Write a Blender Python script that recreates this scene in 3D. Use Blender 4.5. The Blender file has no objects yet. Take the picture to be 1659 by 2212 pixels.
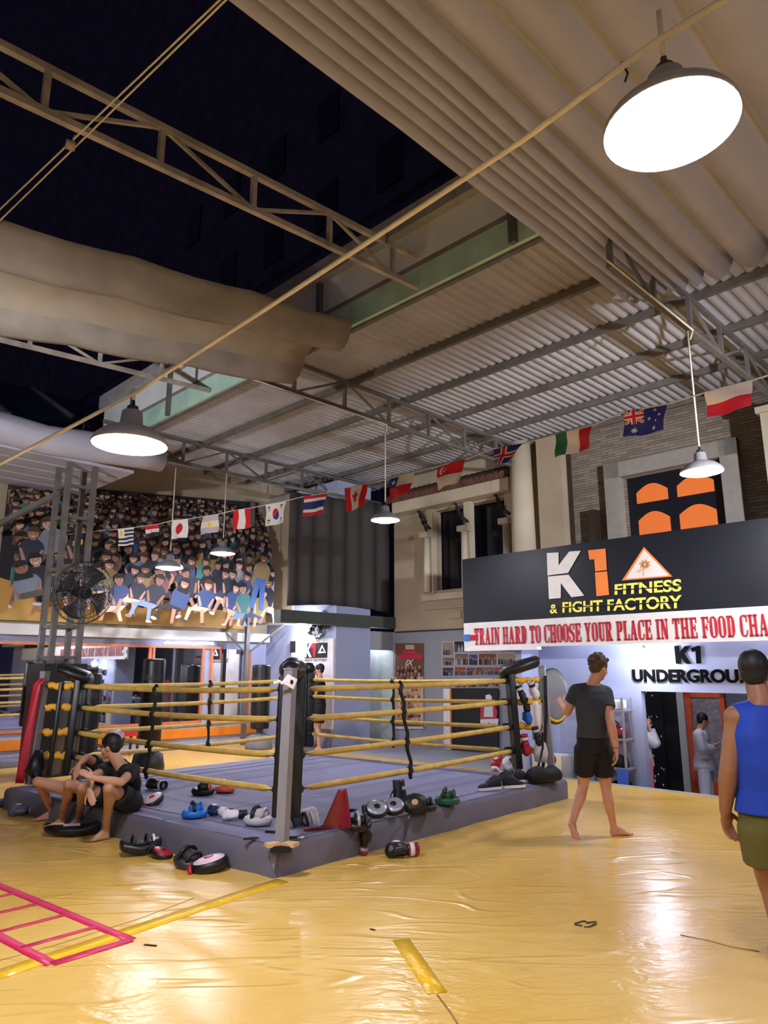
import bpy, bmesh, math, random
from mathutils import Vector as V, Matrix, Quaternion, noise as mnoise
import numpy as np
random.seed(7)
SC = bpy.context.scene; COL = SC.collection
# ------------------------------------------------------------------ camera
F_PX, CX, CY, CAM_H = 1533.0, 829.5, 1106.0, 1.65
PITCH = math.atan(341 / F_PX); CP, SP = math.cos(PITCH), math.sin(PITCH)
cam_d = bpy.data.cameras.new('camera'); cam = bpy.data.objects.new('camera', cam_d); COL.objects.link(cam)
cam.location = (0, 0, CAM_H); cam.rotation_euler = (math.pi/2 + PITCH, 0, 0)
cam_d.sensor_fit = 'HORIZONTAL'; cam_d.sensor_width = 36.0; cam_d.lens = 36.0 * F_PX / 1659
cam_d.clip_start = 0.05; cam_d.clip_end = 400
SC.camera = cam
# ------------------------------------------------------------------ night sky, exposure, light levels
SC.view_settings.view_transform = 'Standard'; SC.view_settings.look = 'None'
SC.view_settings.exposure = 1.12; SC.view_settings.gamma = 1.0
wd = bpy.data.worlds.new('night'); SC.world = wd; wd.use_nodes = True
_n = wd.node_tree.nodes; _bg = _n['Background']
_bg.inputs['Color'].default_value = (0.0055, 0.0048, 0.011, 1); _bg.inputs['Strength'].default_value = 1.0
LAMP_L = 85.0        # radiance of the pendant lamp diffusers
BULB_L = 135.0       # bare bulbs on the lower storey
TUBE_L = 16.0
FILL_BEAM_W = (1700, 1050)  # beams of the two added side fill lights
FILL_L = 420.0       # glowing heads of the added fill lights
try:
    SC.cycles.max_bounces = 8; SC.cycles.diffuse_bounces = 5; SC.cycles.glossy_bounces = 4
    SC.cycles.sample_clamp_indirect = 6.0; SC.cycles.caustics_reflective = False; SC.cycles.caustics_refractive = False
except Exception: pass
# ------------------------------------------------------------------ coordinates
def ray(px, py):
    a = (px - CX) / F_PX; b = (CY - py) / F_PX
    return V((a, CP - b*SP, SP + b*CP))
O = V((0, 0, CAM_H))
def onz(px, py, z=0.0):
    d = ray(px, py); return O + d * ((z - CAM_H) / d.z)
def ony(px, py, Y):
    d = ray(px, py); return O + d * (Y / d.y)
R2 = math.sqrt(0.5)
def BW(s, t, z): return V(((s + t)*R2, (s - t)*R2, z))        # building frame: s deeper, t to the right
def ST(p): return ((p.x + p.y)*R2, (p.x - p.y)*R2)
def ons(px, py, s):                                             # (t, z) of a pixel on the plane s = const
    d = ray(px, py); k = s / ((d.x + d.y)*R2); p = O + d*k; return (ST(p)[1], p.z)
def ont(px, py, t):                                             # (s, z) on the plane t = const
    d = ray(px, py); k = t / ((d.x - d.y)*R2); p = O + d*k; return (ST(p)[0], p.z)
# ------------------------------------------------------------------ materials
def lin(c):
    return tuple(((x/255)/12.92 if x/255 <= .04045 else ((x/255+.055)/1.055)**2.4) for x in c)
MATS = {}
def mat(name, rgb, rough=.6, metal=0.0, var=.12, vscale=6.0, bump=0.0, bscale=40.0, emit=0.0, coat=0.0, spec=.5):
    if name in MATS: return MATS[name]
    m = bpy.data.materials.new(name); m.use_nodes = True; nt = m.node_tree; N = nt.nodes; L = nt.links
    b = N['Principled BSDF']; col = lin(rgb)
    b.inputs['Roughness'].default_value = rough; b.inputs['Metallic'].default_value = metal
    b.inputs['Specular IOR Level'].default_value = spec; b.inputs['Coat Weight'].default_value = coat
    tc = N.new('ShaderNodeTexCoord')
    if emit:
        b.inputs['Base Color'].default_value = (*col, 1)
        b.inputs['Emission Color'].default_value = (*col, 1); b.inputs['Emission Strength'].default_value = emit
    else:
        nz = N.new('ShaderNodeTexNoise'); nz.inputs['Scale'].default_value = vscale; nz.inputs['Detail'].default_value = 5
        L.new(tc.outputs['Object'], nz.inputs['Vector'])
        rp = N.new('ShaderNodeValToRGB'); e = rp.color_ramp.elements
        e[0].position = .3; e[1].position = .7
        e[0].color = (*[max(0, x*(1-var)) for x in col], 1); e[1].color = (*[min(1, x*(1+var)) for x in col], 1)
        L.new(nz.outputs['Fac'], rp.inputs['Fac']); L.new(rp.outputs['Color'], b.inputs['Base Color'])
    if bump:
        n2 = N.new('ShaderNodeTexNoise'); n2.inputs['Scale'].default_value = bscale; n2.inputs['Detail'].default_value = 4
        L.new(tc.outputs['Object'], n2.inputs['Vector'])
        bp = N.new('ShaderNodeBump'); bp.inputs['Strength'].default_value = bump; bp.inputs['Distance'].default_value = .02
        L.new(n2.outputs['Fac'], bp.inputs['Height']); L.new(bp.outputs['Normal'], b.inputs['Normal'])
    MATS[name] = m; return m
def print_mat():                                                # printed or dyed surfaces: colour comes from the face colours
    m = bpy.data.materials.new('printed'); m.use_nodes = True; nt = m.node_tree
    b = nt.nodes['Principled BSDF']; a = nt.nodes.new('ShaderNodeVertexColor'); a.layer_name = 'Col'
    b.inputs['Roughness'].default_value = .7
    nt.links.new(a.outputs['Color'], b.inputs['Base Color']); return m
PRINT = print_mat()
# ------------------------------------------------------------------ mesh builder
def basis(d, up=V((0, 0, 1))):
    d = d.normalized()
    if abs(d.dot(up)) > .98: up = V((0, 1, 0)) if abs(d.y) < .9 else V((1, 0, 0))
    x = d.cross(up).normalized(); y = x.cross(d).normalized(); return x, y, d
class MB:
    def __init__(s): s.v = []; s.f = []; s.c = []; s.sm = []; s.mi = []
    def add(s, vs, fs, col=None, smooth=False, mi=0):
        o = len(s.v); s.v += [V(p) for p in vs]
        for f in fs: s.f.append([i+o for i in f]); s.c.append(col); s.sm.append(smooth); s.mi.append(mi)
        return s
    def box(s, c, size, R=None, col=None, mi=0, taper=1.0):
        c = V(c); hx, hy, hz = [q/2 for q in size]; vs = []
        for z in (-1, 1):
            k = taper if z > 0 else 1
            for x, y in ((-1, -1), (1, -1), (1, 1), (-1, 1)):
                p = V((x*hx*k, y*hy*k, z*hz)); vs.append(c + (R @ p if R else p))
        return s.add(vs, [(3,2,1,0),(4,5,6,7),(0,1,5,4),(1,2,6,5),(2,3,7,6),(3,0,4,7)], col, False, mi)
    def bbox(s, s0, s1, t0, t1, z0, z1, col=None, mi=0):         # box in the building frame
        vs = [BW(a, b, z) for z in (z0, z1) for a, b in ((s0,t0),(s0,t1),(s1,t1),(s1,t0))]
        return s.add(vs, [(3,2,1,0),(4,5,6,7),(0,1,5,4),(1,2,6,5),(2,3,7,6),(3,0,4,7)], col, False, mi)
    def bar(s, p0, p1, w, h=None, up=V((0,0,1)), col=None, mi=0):
        p0, p1 = V(p0), V(p1); h = h or w; x, y, d = basis(p1-p0, up); vs = []
        for p in (p0, p1):
            for a, b in ((-1,-1),(1,-1),(1,1),(-1,1)): vs.append(p + x*a*w/2 + y*b*h/2)
        return s.add(vs, [(3,2,1,0),(4,5,6,7),(0,1,5,4),(1,2,6,5),(2,3,7,6),(3,0,4,7)], col, False, mi)
    def loft(s, rings, n=16, cap=True, col=None, smooth=True, mi=0):   # rings: (centre, ux, uy)
        vs = []; fs = []
        for c, ux, uy in rings:
            for k in range(n):
                a = 2*math.pi*k/n; vs.append(c + ux*math.cos(a) + uy*math.sin(a))
        for r in range(len(rings)-1):
            for k in range(n):
                k2 = (k+1) % n; fs.append((r*n+k, r*n+k2, (r+1)*n+k2, (r+1)*n+k))
        s.add(vs, fs, col, smooth, mi)
        if cap:
            o = len(s.v) - len(vs)
            s.f.append([o+k for k in range(n)][::-1]); s.c.append(col); s.sm.append(False); s.mi.append(mi)
            s.f.append([o+(len(rings)-1)*n+k for k in range(n)]); s.c.append(col); s.sm.append(False); s.mi.append(mi)
        return s
    def cone(s, p0, p1, r0, r1, n=16, e=1.0, xd=None, flat0=False, flat1=False, col=None, mi=0):
        p0, p1 = V(p0), V(p1); x, y, d = basis(p1-p0, xd or V((0,0,1)))
        rg = []
        if not flat0:
            for a in (80, 60, 35, 12):
                q = math.radians(a); rg.append((p0 - d*r0*math.sin(q), x*r0*math.cos(q), y*r0*e*math.cos(q)))
        rg.append((p0, x*r0, y*r0*e)); rg.append((p1, x*r1, y*r1*e))
        if not flat1:
            for a in (12, 35, 60, 80):
                q = math.radians(a); rg.append((p1 + d*r1*math.sin(q), x*r1*math.cos(q), y*r1*e*math.cos(q)))
        return s.loft(rg, n, True, col, True, mi)
    def cyl(s, p0, p1, r0, r1=None, n=16, col=None, mi=0):
        return s.cone(p0, p1, r0, r0 if r1 is None else r1, n, flat0=True, flat1=True, col=col, mi=mi)
    def tube(s, pts, r, n=8, col=None, mi=0, e=1.0):
        pts = [V(p) for p in pts]; rg = []; x = None
        for i, p in enumerate(pts):
            d = (pts[min(i+1, len(pts)-1)] - pts[max(i-1, 0)]).normalized()
            if x is None: x, y, _ = basis(d)
            else:
                x = (x - d*x.dot(d)).normalized(); y = d.cross(x)
            rr = r[i] if isinstance(r, (list, tuple)) else r
            rg.append((p, x*rr, y*rr*e))
        return s.loft(rg, n, True, col, True, mi)
    def ell(s, c, r, R=None, n=16, m=10, col=None, mi=0):
        c = V(c); rx, ry, rz = r if isinstance(r, (tuple, list)) else (r, r, r); rg = []
        def T(p): return R @ p if R else p
        for i in range(m+1):
            q = math.pi*(i+.15*(i == 0)-.15*(i == m))/m - math.pi/2
            rg.append((c + T(V((0, 0, rz*math.sin(q)))), T(V((rx*math.cos(q), 0, 0))), T(V((0, ry*math.cos(q), 0)))))
        return s.loft(rg, n, True, col, True, mi)
    def lathe(s, prof, c=(0,0,0), n=32, cap=False, col=None, mi=0):    # profile (r, z)
        c = V(c); return s.loft([(c + V((0,0,z)), V((r,0,0)), V((0,r,0))) for r, z in prof], n, cap, col, True, mi)
    def prism(s, pts, off, col=None, mi=0):                       # polygon (3-D points) extruded by a vector
        n = len(pts); pts = [V(p) for p in pts]; off = V(off)
        return s.add(pts + [p+off for p in pts], [tuple(range(n))[::-1], tuple(range(n, 2*n))] +
                     [(i, (i+1) % n, n+(i+1) % n, n+i) for i in range(n)], col, False, mi)
    def grid(s, fn, nu, nv, colfn=None, smooth=True, mi=0):
        vs = [fn(i/nu, j/nv) for j in range(nv+1) for i in range(nu+1)]; o = len(s.v); s.v += [V(p) for p in vs]
        for j in range(nv):
            for i in range(nu):
                a = o + j*(nu+1)+i; s.f.append([a, a+1, a+nu+2, a+nu+1]); s.sm.append(smooth); s.mi.append(mi)
                s.c.append(colfn((i+.5)/nu, (j+.5)/nv) if colfn else None)
        return s
    def poly(s, pts, col=None, mi=0): return s.add(pts, [tuple(range(len(pts)))], col, False, mi)
    def build(s, name, m, parent=None, world=False, fuse=None, it=6, solid=0, bevel=0):
        me = bpy.data.meshes.new(name); off = V((0,0,0)); top = parent is None
        if top:
            xs = [p.x for p in s.v]; ys = [p.y for p in s.v]; zs = [p.z for p in s.v]
            off = V(((min(xs)+max(xs))/2, (min(ys)+max(ys))/2, min(zs)))
        elif world: off = wloc(parent)
        me.from_pydata([tuple(p-off) for p in s.v], [], s.f)
        ms = m if isinstance(m, (list, tuple)) else [m]
        for q in ms: me.materials.append(q)
        me.polygons.foreach_set('use_smooth', s.sm); me.polygons.foreach_set('material_index', s.mi)
        if any(c is not None for c in s.c):
            at = me.color_attributes.new('Col', 'FLOAT_COLOR', 'CORNER'); k = 0
            for f, c in zip(s.f, s.c):
                q = (*lin(c), 1) if c else (.8, .8, .8, 1)
                for _ in f: at.data[k].color = q; k += 1
        bm = bmesh.new(); bm.from_mesh(me); bmesh.ops.recalc_face_normals(bm, faces=bm.faces); bm.to_mesh(me); bm.free()
        o = bpy.data.objects.new(name, me); COL.objects.link(o)
        if top: o.location = off
        else: o.parent = parent
        if fuse:
            r = o.modifiers.new('r', 'REMESH'); r.mode = 'VOXEL'; r.voxel_size = fuse; r.use_smooth_shade = True
            if it: q = o.modifiers.new('s', 'SMOOTH'); q.iterations = it; q.factor = .5
            bake(o)
        if solid or bevel:
            if solid: q = o.modifiers.new('t', 'SOLIDIFY'); q.thickness = solid; q.offset = 0
            if bevel:
                q = o.modifiers.new('b', 'BEVEL'); q.width = bevel; q.segments = 3; q.limit_method = 'ANGLE'; q.angle_limit = .6
            bake(o)
            if bevel: o.data.polygons.foreach_set('use_smooth', [True]*len(o.data.polygons)); o.data.set_sharp_from_angle(angle=.7)
        return o
def bake(o):
    bpy.context.view_layer.update()
    dg = bpy.context.evaluated_depsgraph_get(); old = o.data
    me = bpy.data.meshes.new_from_object(o.evaluated_get(dg)); o.modifiers.clear(); o.data = me; me.name = o.name
    if not me.materials:
        for q in old.materials: me.materials.append(q)
    bpy.data.meshes.remove(old)
WL = {}
def wloc(o): return WL[o.name] if o.name in WL else (V(o.location) if o.parent is None else wloc(o.parent) + V(o.location))
def thing(name, label, cat, loc=(0,0,0), rot=0, group=None):
    o = bpy.data.objects.new(name, None); COL.objects.link(o); o.location = loc
    o.rotation_euler = rot if isinstance(rot, (tuple, list)) or hasattr(rot, 'x') else (0, 0, rot)
    o['label'] = label; o['category'] = cat
    if group: o['group'] = group
    o.empty_display_size = .1; return o
def tag(o, label, cat, group=None, kind=None):
    o['label'] = label; o['category'] = cat
    if group: o['group'] = group
    if kind: o['kind'] = kind
    return o
def struct(name, mb, m, label, cat='structure', **k):
    o = mb.build(name, m, **k); o['kind'] = 'structure'; o['label'] = label; o['category'] = cat; return o
def dup(root, loc, rot=0, label=None):
    r = root.copy(); COL.objects.link(r); r.location = loc
    r.rotation_euler = rot if isinstance(rot, (tuple, list)) else (0, 0, rot)
    if label: r['label'] = label
    for ch in list(root.children):
        c = ch.copy(); COL.objects.link(c); c.parent = r
        for g in list(ch.children):
            d = g.copy(); COL.objects.link(d); d.parent = c
    return r
# ------------------------------------------------------------------ lettering
def text_polys(txt, bold=0.0):
    cu = bpy.data.curves.new('t', 'FONT'); cu.body = txt; cu.size = 1; cu.offset = bold; cu.resolution_u = 6
    o = bpy.data.objects.new('t', cu); COL.objects.link(o); bpy.context.view_layer.update()
    me = bpy.data.meshes.new_from_object(o.evaluated_get(bpy.context.evaluated_depsgraph_get()))
    vs = [(v.co.x, v.co.y) for v in me.vertices]; fs = [tuple(p.vertices) for p in me.polygons]
    bpy.data.objects.remove(o); bpy.data.curves.remove(cu); bpy.data.meshes.remove(me); return vs, fs
def put_text(mb, txt, fn, bold=.0, col=None, gap=None):         # fn maps (u, v) in 0..1 to a 3-D point
    vs, fs = text_polys(txt, bold); x0 = min(v[0] for v in vs); x1 = max(v[0] for v in vs); y0 = min(v[1] for v in vs); y1 = max(v[1] for v in vs)
    mb.add([fn((x-x0)/(x1-x0), (y-y0)/(y1-y0)) for x, y in vs], fs, col)
def rr(a, b, c, d): return [(a, b), (c, b), (c, d), (a, d)]
def fl(stem): return [rr(stem-.7, 0, stem+2.7, .9), rr(stem-.7, 9.1, stem+2.7, 10)]
SLAB = {
 'T': [rr(2.1,0,4.1,10), rr(0,8.9,6.2,10), rr(0,7.2,.8,10), rr(5.4,7.2,6.2,10), rr(1.2,0,5,.9)],
 'R': [rr(.7,0,2.7,10), rr(0,0,3.4,.9), rr(0,9.1,4.8,10), [(4.1,5.2),(5.4,5.4),(6.1,6.2),(6.1,8.7),(5.2,9.8),(4.1,9.9)], rr(2.7,4.8,5,5.7), [(3.1,5),(4.7,5),(6.5,0),(4.5,0)], rr(4.4,0,7,.9)],
 'A': [[(2.7,10),(3.5,10),(1.5,0),(.6,0)], [(2.6,10),(4.3,10),(6.4,0),(4.3,0)], rr(1.7,2.9,4.8,3.8), rr(0,0,2.2,.9), rr(3.6,0,7,.9)],
 'I': [rr(.8,0,2.8,10), rr(0,0,3.6,.9), rr(0,9.1,3.6,10)],
 'N': [rr(.7,0,1.5,10), rr(5.2,0,6,10), [(.6,10),(2.6,10),(6,0),(4,0)], rr(0,0,2.2,.9), rr(4.4,9.1,6.8,10), rr(0,9.1,2.2,10)],
 'H': [rr(.7,0,2.6,10), rr(4.6,0,6.5,10), rr(2.5,4.5,4.8,5.5), rr(0,0,3.2,.9), rr(0,9.1,3.2,10), rr(4,0,7.2,.9), rr(4,9.1,7.2,10)],
 'D': [rr(.7,0,2.7,10), rr(0,0,4.6,.9), rr(0,9.1,4.6,10), [(4,.2),(5.4,.9),(6.3,2.6),(6.3,7.4),(5.4,9.1),(4,9.8)]],
 'O': [[(0,2.4),(.7,.8),(2.1,.1),(2.1,9.9),(.7,9.2),(0,7.6)], [(6.2,2.4),(5.5,.8),(4.1,.1),(4.1,9.9),(5.5,9.2),(6.2,7.6)], rr(2,0,4.2,.8), rr(2,9.2,4.2,10)],
 'C': [[(0,2.4),(.7,.8),(2.1,.1),(2.1,9.9),(.7,9.2),(0,7.6)], rr(2,0,4.6,.8), rr(2,9.2,4.6,10), rr(5,6.6,5.9,10), [(4.4,0),(5.9,1.4),(5.9,3),(5,3),(5,1.6),(4.2,.8)], [(4.4,10),(5.2,9.4),(5.2,8.4),(4.2,9.2)]],
 'S': [[(0,6.4),(.2,8.6),(1.6,10),(2.4,9.9),(1.9,8.4),(2,7),(2.6,6.2),(1,5)], [(.6,5.6),(2.4,6.7),(5.6,4.4),(3.8,3.2)], [(5.9,3.4),(5.7,1.4),(4.3,0),(3.5,.1),(4,1.6),(3.9,3),(3.4,3.8),(5,5)], rr(1.6,9.2,4.6,10), rr(1.3,0,4.4,.8), rr(4.7,6.6,5.5,10), rr(.3,0,1.1,3.2)],
 'E': [rr(.7,0,2.7,10), rr(0,0,6,.9), rr(0,9.1,6,10), rr(2.7,4.6,4.4,5.4), rr(4.2,3.4,4.9,6.6), rr(5.2,0,6,2.8), rr(5.2,7.2,6,10)],
 'U': [rr(.7,1.6,2.7,10), rr(4.8,1.4,5.6,10), [(.7,1.8),(1.6,.3),(2.6,0),(4.2,0),(5.2,.5),(5.6,1.6),(4.8,1.8),(4,1),(2.9,1),(2.6,2)], rr(0,9.1,3.4,10), rr(4.1,9.1,6.3,10)],
 'Y': [[(.4,10),(2.6,10),(4.4,4.4),(2.5,4.4)], [(5.4,10),(6.2,10),(4.4,4.4),(3.6,4.4)], rr(2.5,0,4.4,5), rr(0,9.1,3.2,10), rr(4.7,9.1,7,10), rr(1.7,0,5.2,.9)],
 'P': [rr(.7,0,2.7,10), rr(0,0,3.6,.9), rr(0,9.1,4.8,10), [(4.1,4.6),(5.4,4.9),(6.2,5.8),(6.2,8.6),(5.2,9.8),(4.1,9.9)], rr(2.7,4.4,5,5.3)],
 'L': [rr(.7,0,2.7,10), rr(0,0,5.8,.9), rr(0,9.1,3.6,10), rr(5,0,5.8,3.2)],
 'F': [rr(.7,0,2.7,10), rr(0,0,3.6,.9), rr(0,9.1,6,10), rr(2.7,4.6,4.4,5.4), rr(4.2,3.4,4.9,6.6), rr(5.2,7,6,10)]}
def slab_text(mb, txt, fn, sp=.9, word=3.4):
    x = 0; gl = []
    for ch in txt:
        if ch == ' ': x += word; continue
        ps = SLAB[ch]; w = max(q[0] for p in ps for q in p); gl.append((x, ps)); x += w + sp
    for x0, ps in gl:
        for p in ps: mb.poly([fn((x0+q[0])/x, q[1]/10) for q in p])
# ================================================================== MATERIALS
def floor_mat():
    m = bpy.data.materials.new('yellow_vinyl'); m.use_nodes = True; nt = m.node_tree; N = nt.nodes; L = nt.links
    b = N['Principled BSDF']; tc = N.new('ShaderNodeTexCoord')
    def nz(scale, detail=3, typ='FBM', vec=None, rot=0, sc=(1,1,1), dist=0):
        mp = N.new('ShaderNodeMapping'); mp.inputs['Rotation'].default_value = (0, 0, rot); mp.inputs['Scale'].default_value = sc
        L.new(vec or tc.outputs['Object'], mp.inputs['Vector'])
        n = N.new('ShaderNodeTexNoise'); n.noise_type = typ; n.inputs['Scale'].default_value = scale
        n.inputs['Detail'].default_value = detail; n.inputs['Distortion'].default_value = dist
        L.new(mp.outputs['Vector'], n.inputs['Vector']); return n.outputs['Fac']
    def math_(op, a, b2):
        q = N.new('ShaderNodeMath'); q.operation = op
        for i, x in enumerate((a, b2)):
            if isinstance(x, (int, float)): q.inputs[i].default_value = x
            else: L.new(x, q.inputs[i])
        return q.outputs[0]
    def ramp(f, a, b2):
        r = N.new('ShaderNodeMapRange'); r.inputs['From Min'].default_value = a; r.inputs['From Max'].default_value = b2; r.interpolation_type = 'SMOOTHSTEP'
        L.new(f, r.inputs['Value']); return r.outputs['Result']
    base = nz(.55, 3); fine = nz(5, 4)
    rp = N.new('ShaderNodeValToRGB'); e = rp.color_ramp.elements
    e[0].position = .3; e[1].position = .72; e[0].color = (*lin((214, 168, 70)), 1); e[1].color = (*lin((232, 194, 110)), 1)
    L.new(math_('ADD', math_('MULTIPLY', base, .8), math_('MULTIPLY', fine, .2)), rp.inputs['Fac'])
    L.new(rp.outputs['Color'], b.inputs['Base Color'])
    # ridge-like pulls: thin bands where a stretched, distorted noise crosses its middle value
    def ridge(scale, rot, sc, dist, width):
        n = nz(scale, 1.0, 'FBM', None, rot, sc, dist)
        d = math_('ABSOLUTE', math_('SUBTRACT', n, .5), 0)
        r = N.new('ShaderNodeMapRange'); r.interpolation_type = 'SMOOTHSTEP'
        r.inputs['From Min'].default_value = 0; r.inputs['From Max'].default_value = width
        r.inputs['To Min'].default_value = 1; r.inputs['To Max'].default_value = 0
        L.new(d, r.inputs['Value']); return r.outputs['Result']
    m1 = ramp(nz(.6, 2), .50, .64); m2 = ramp(nz(.8, 2, rot=1.1), .53, .65)
    h = math_('MULTIPLY', ridge(1.3, .75, (.4, 1.6, 1), .9, .035), m1)
    h = math_('ADD', h, math_('MULTIPLY', ridge(2.0, -.6, (.35, 1.8, 1), .8, .045), m2))
    h = math_('ADD', h, math_('MULTIPLY', math_('MULTIPLY', ridge(1.1, .2, (.4, 1.5, 1), .7, .022), .9), ramp(nz(.5, 2, rot=.4), .46, .6)))
    cr = math_('MULTIPLY', nz(13, 2, rot=.75, sc=(.6, 1.2, 1), dist=1.0), ramp(nz(.6, 2, rot=2.0), .44, .62))
    h = math_('ADD', h, math_('MULTIPLY', cr, 1.0))
    h = math_('ADD', h, math_('MULTIPLY', nz(5.5, 2, rot=.75, sc=(.55, 1.3, 1), dist=1.4), .42))
    h = math_('ADD', h, math_('MULTIPLY', nz(1.6, 1.5, rot=.9, sc=(.6, 1.3, 1)), 1.3))
    bp = N.new('ShaderNodeBump'); bp.inputs['Strength'].default_value = .5; bp.inputs['Distance'].default_value = .016
    L.new(h, bp.inputs['Height']); L.new(bp.outputs['Normal'], b.inputs['Normal'])
    b.inputs['Roughness'].default_value = .27; b.inputs['Specular IOR Level'].default_value = .5
    return m
M_FLOOR = floor_mat()
M_BLUEWALL = mat('pale_blue_grey_paint', (158, 166, 200), .6, var=.05, vscale=1.5)
M_GREYWALL = mat('grey_paint', (150, 152, 164), .7, var=.05, vscale=1.2)
M_BEIGE = mat('beige_plaster', (176, 160, 138), .85, var=.10, vscale=1.3, bump=.1, bscale=30)
M_CREAM = mat('cream_plaster', (196, 184, 164), .8, var=.08, vscale=2)
M_STEEL = mat('grey_painted_steel', (104, 100, 96), .5, var=.2, vscale=5)
M_RUST = mat('rusty_painted_steel', (174, 166, 158), .6, var=.35, vscale=4)
M_ROOF = mat('tan_corrugated_metal', (172, 171, 178), .55, var=.14, vscale=1.1)
M_CANVAS = mat('tan_awning_canvas', (182, 182, 200), .75, var=.08, vscale=1.5)
M_CANVAS_D = mat('brown_awning_canvas', (140, 132, 126), .8, var=.2, vscale=2.5)
M_GREEN = mat('green_fibreglass', (190, 226, 208), .35, var=.18, vscale=2.5)
M_WHITEP = mat('white_paint', (214, 212, 210), .55, var=.05)
M_BLACK = mat('black_vinyl', (20, 20, 23), .42, var=.3, vscale=9)
M_BLACKM = mat('black_matt', (16, 16, 19), .8, var=.3)
M_CHAR = mat('charcoal_vinyl', (40, 40, 45), .5, var=.25)
M_NAVY = mat('dark_navy_sign_board', (22, 24, 34), .45, var=.15, vscale=1.5)
M_NIGHT = mat('night_render_wall', (118, 110, 122), .9, var=.3, vscale=.8)
M_ORANGE = mat('orange_paint', (232, 132, 30), .5, var=.06)
M_ORFRAME = mat('orange_wood_frame', (206, 118, 70), .5, var=.15)
M_WOOD = mat('raw_wood', (208, 172, 128), .7, var=.15, vscale=20)
M_PINK = mat('magenta_vinyl_tape', (214, 40, 92), .45, var=.1)
M_TAPE = mat('bright_yellow_tape', (240, 190, 30), .3, var=.1, vscale=5, bump=.3, bscale=30)
M_ROPE = mat('yellow_rope_cover', (222, 186, 92), .55, var=.16, vscale=9, bump=.15, bscale=60)
M_ROPE2 = mat('orange_yellow_cloth', (236, 172, 52), .75, var=.15, vscale=14, bump=.6, bscale=40)
M_CANV = mat('grey_violet_ring_canvas', (122, 122, 154), .75, var=.08, vscale=3, bump=.12, bscale=25)
M_SKIRT = mat('grey_ring_skirt', (106, 104, 120), .75, var=.10, vscale=3, bump=.2, bscale=8)
M_POST = mat('grey_post_paint', (138, 138, 146), .45, var=.08)
M_RED = mat('red_vinyl', (176, 28, 50), .4, var=.15)
M_WHITE = mat('white_vinyl', (226, 222, 226), .45, var=.06)
M_BLUE = mat('blue_vinyl', (34, 110, 200), .4, var=.1)
M_GREY = mat('mid_grey_vinyl', (120, 120, 128), .5, var=.12)
M_STONE = None
def brick_mat(name, c1, c2, mortar, sc):
    m = bpy.data.materials.new(name); m.use_nodes = True; nt = m.node_tree; N = nt.nodes; L = nt.links; b = N['Principled BSDF']
    tc = N.new('ShaderNodeTexCoord'); sx = N.new('ShaderNodeSeparateXYZ'); cb = N.new('ShaderNodeCombineXYZ'); ad = N.new('ShaderNodeMath'); ad.operation = 'SUBTRACT'
    L.new(tc.outputs['Object'], sx.inputs[0]); L.new(sx.outputs['X'], ad.inputs[0]); L.new(sx.outputs['Y'], ad.inputs[1])
    L.new(ad.outputs[0], cb.inputs['X']); L.new(sx.outputs['Z'], cb.inputs['Y'])
    br = N.new('ShaderNodeTexBrick'); br.inputs['Scale'].default_value = sc; br.inputs['Color1'].default_value = (*lin(c1), 1); br.inputs['Color2'].default_value = (*lin(c2), 1)
    br.inputs['Mortar'].default_value = (*lin(mortar), 1); br.inputs['Mortar Size'].default_value = .012; br.inputs['Brick Width'].default_value = .9; br.inputs['Row Height'].default_value = .13
    L.new(cb.outputs[0], br.inputs['Vector']); L.new(br.outputs['Color'], b.inputs['Base Color']); b.inputs['Roughness'].default_value = .9
    bp = N.new('ShaderNodeBump'); bp.inputs['Strength'].default_value = .6; bp.inputs['Distance'].default_value = .02; L.new(br.outputs['Fac'], bp.inputs['Height']); bp.invert = True
    L.new(bp.outputs['Normal'], b.inputs['Normal']); return m
M_STONE = brick_mat('split_stone_cladding', (150, 138, 124), (120, 110, 100), (92, 84, 78), 2.4)
M_MIRROR = bpy.data.materials.new('mirror_glass'); M_MIRROR.use_nodes = True
_b = M_MIRROR.node_tree.nodes['Principled BSDF']; _b.inputs['Base Color'].default_value = (.72, .74, .80, 1); _b.inputs['Metallic'].default_value = 1; _b.inputs['Roughness'].default_value = .02
M_EMIT = mat('glowing_lamp_diffuser', (246, 244, 255), emit=LAMP_L)
M_BULB = mat('glowing_bulb', (236, 240, 255), emit=BULB_L)
M_TUBE = mat('glowing_tube', (225, 232, 255), emit=TUBE_L)
M_PANE = mat('warm_lit_window_pane', (206, 104, 44), emit=.24)
M_SHADE = mat('grey_enamel_shade', (150, 148, 156), .4, var=.08)
M_SHADEIN = mat('white_enamel', (235, 235, 235), .5, var=.02)
M_WIRE = mat('white_cable', (222, 214, 190), .5, var=.1)
# ================================================================== SETTING
S_EDGE, S_BACK, T_LEFT = 10.2, 12.2, -14.6
mb = MB(); mb.bbox(-7, S_EDGE, T_LEFT, 9, -.12, 0); struct('floor', mb, M_FLOOR, 'glossy creased yellow vinyl mat floor of the gym', 'floor')
mb = MB(); mb.bbox(S_EDGE+.03, S_BACK, -12, -7.6, -.3, -.004); struct('floor', mb, M_GREYWALL, 'grey concrete walkway behind the ring along the back wall', 'floor')
mb = MB(); mb.bbox(S_EDGE+.06, 16, -7.6, 4, -.75, -.6); struct('floor', mb, mat('dark_grey_floor', (92, 94, 104), .5), 'dark grey floor of the lower room behind the sill', 'floor')
mb = MB(); mb.bbox(S_EDGE, S_EDGE+.06, -7.6, 4, -.6, .012); struct('trim_1', mb, mat('pale_sill', (176, 178, 188), .5), 'pale sill edging the yellow floor at the lower room', 'sill')
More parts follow.
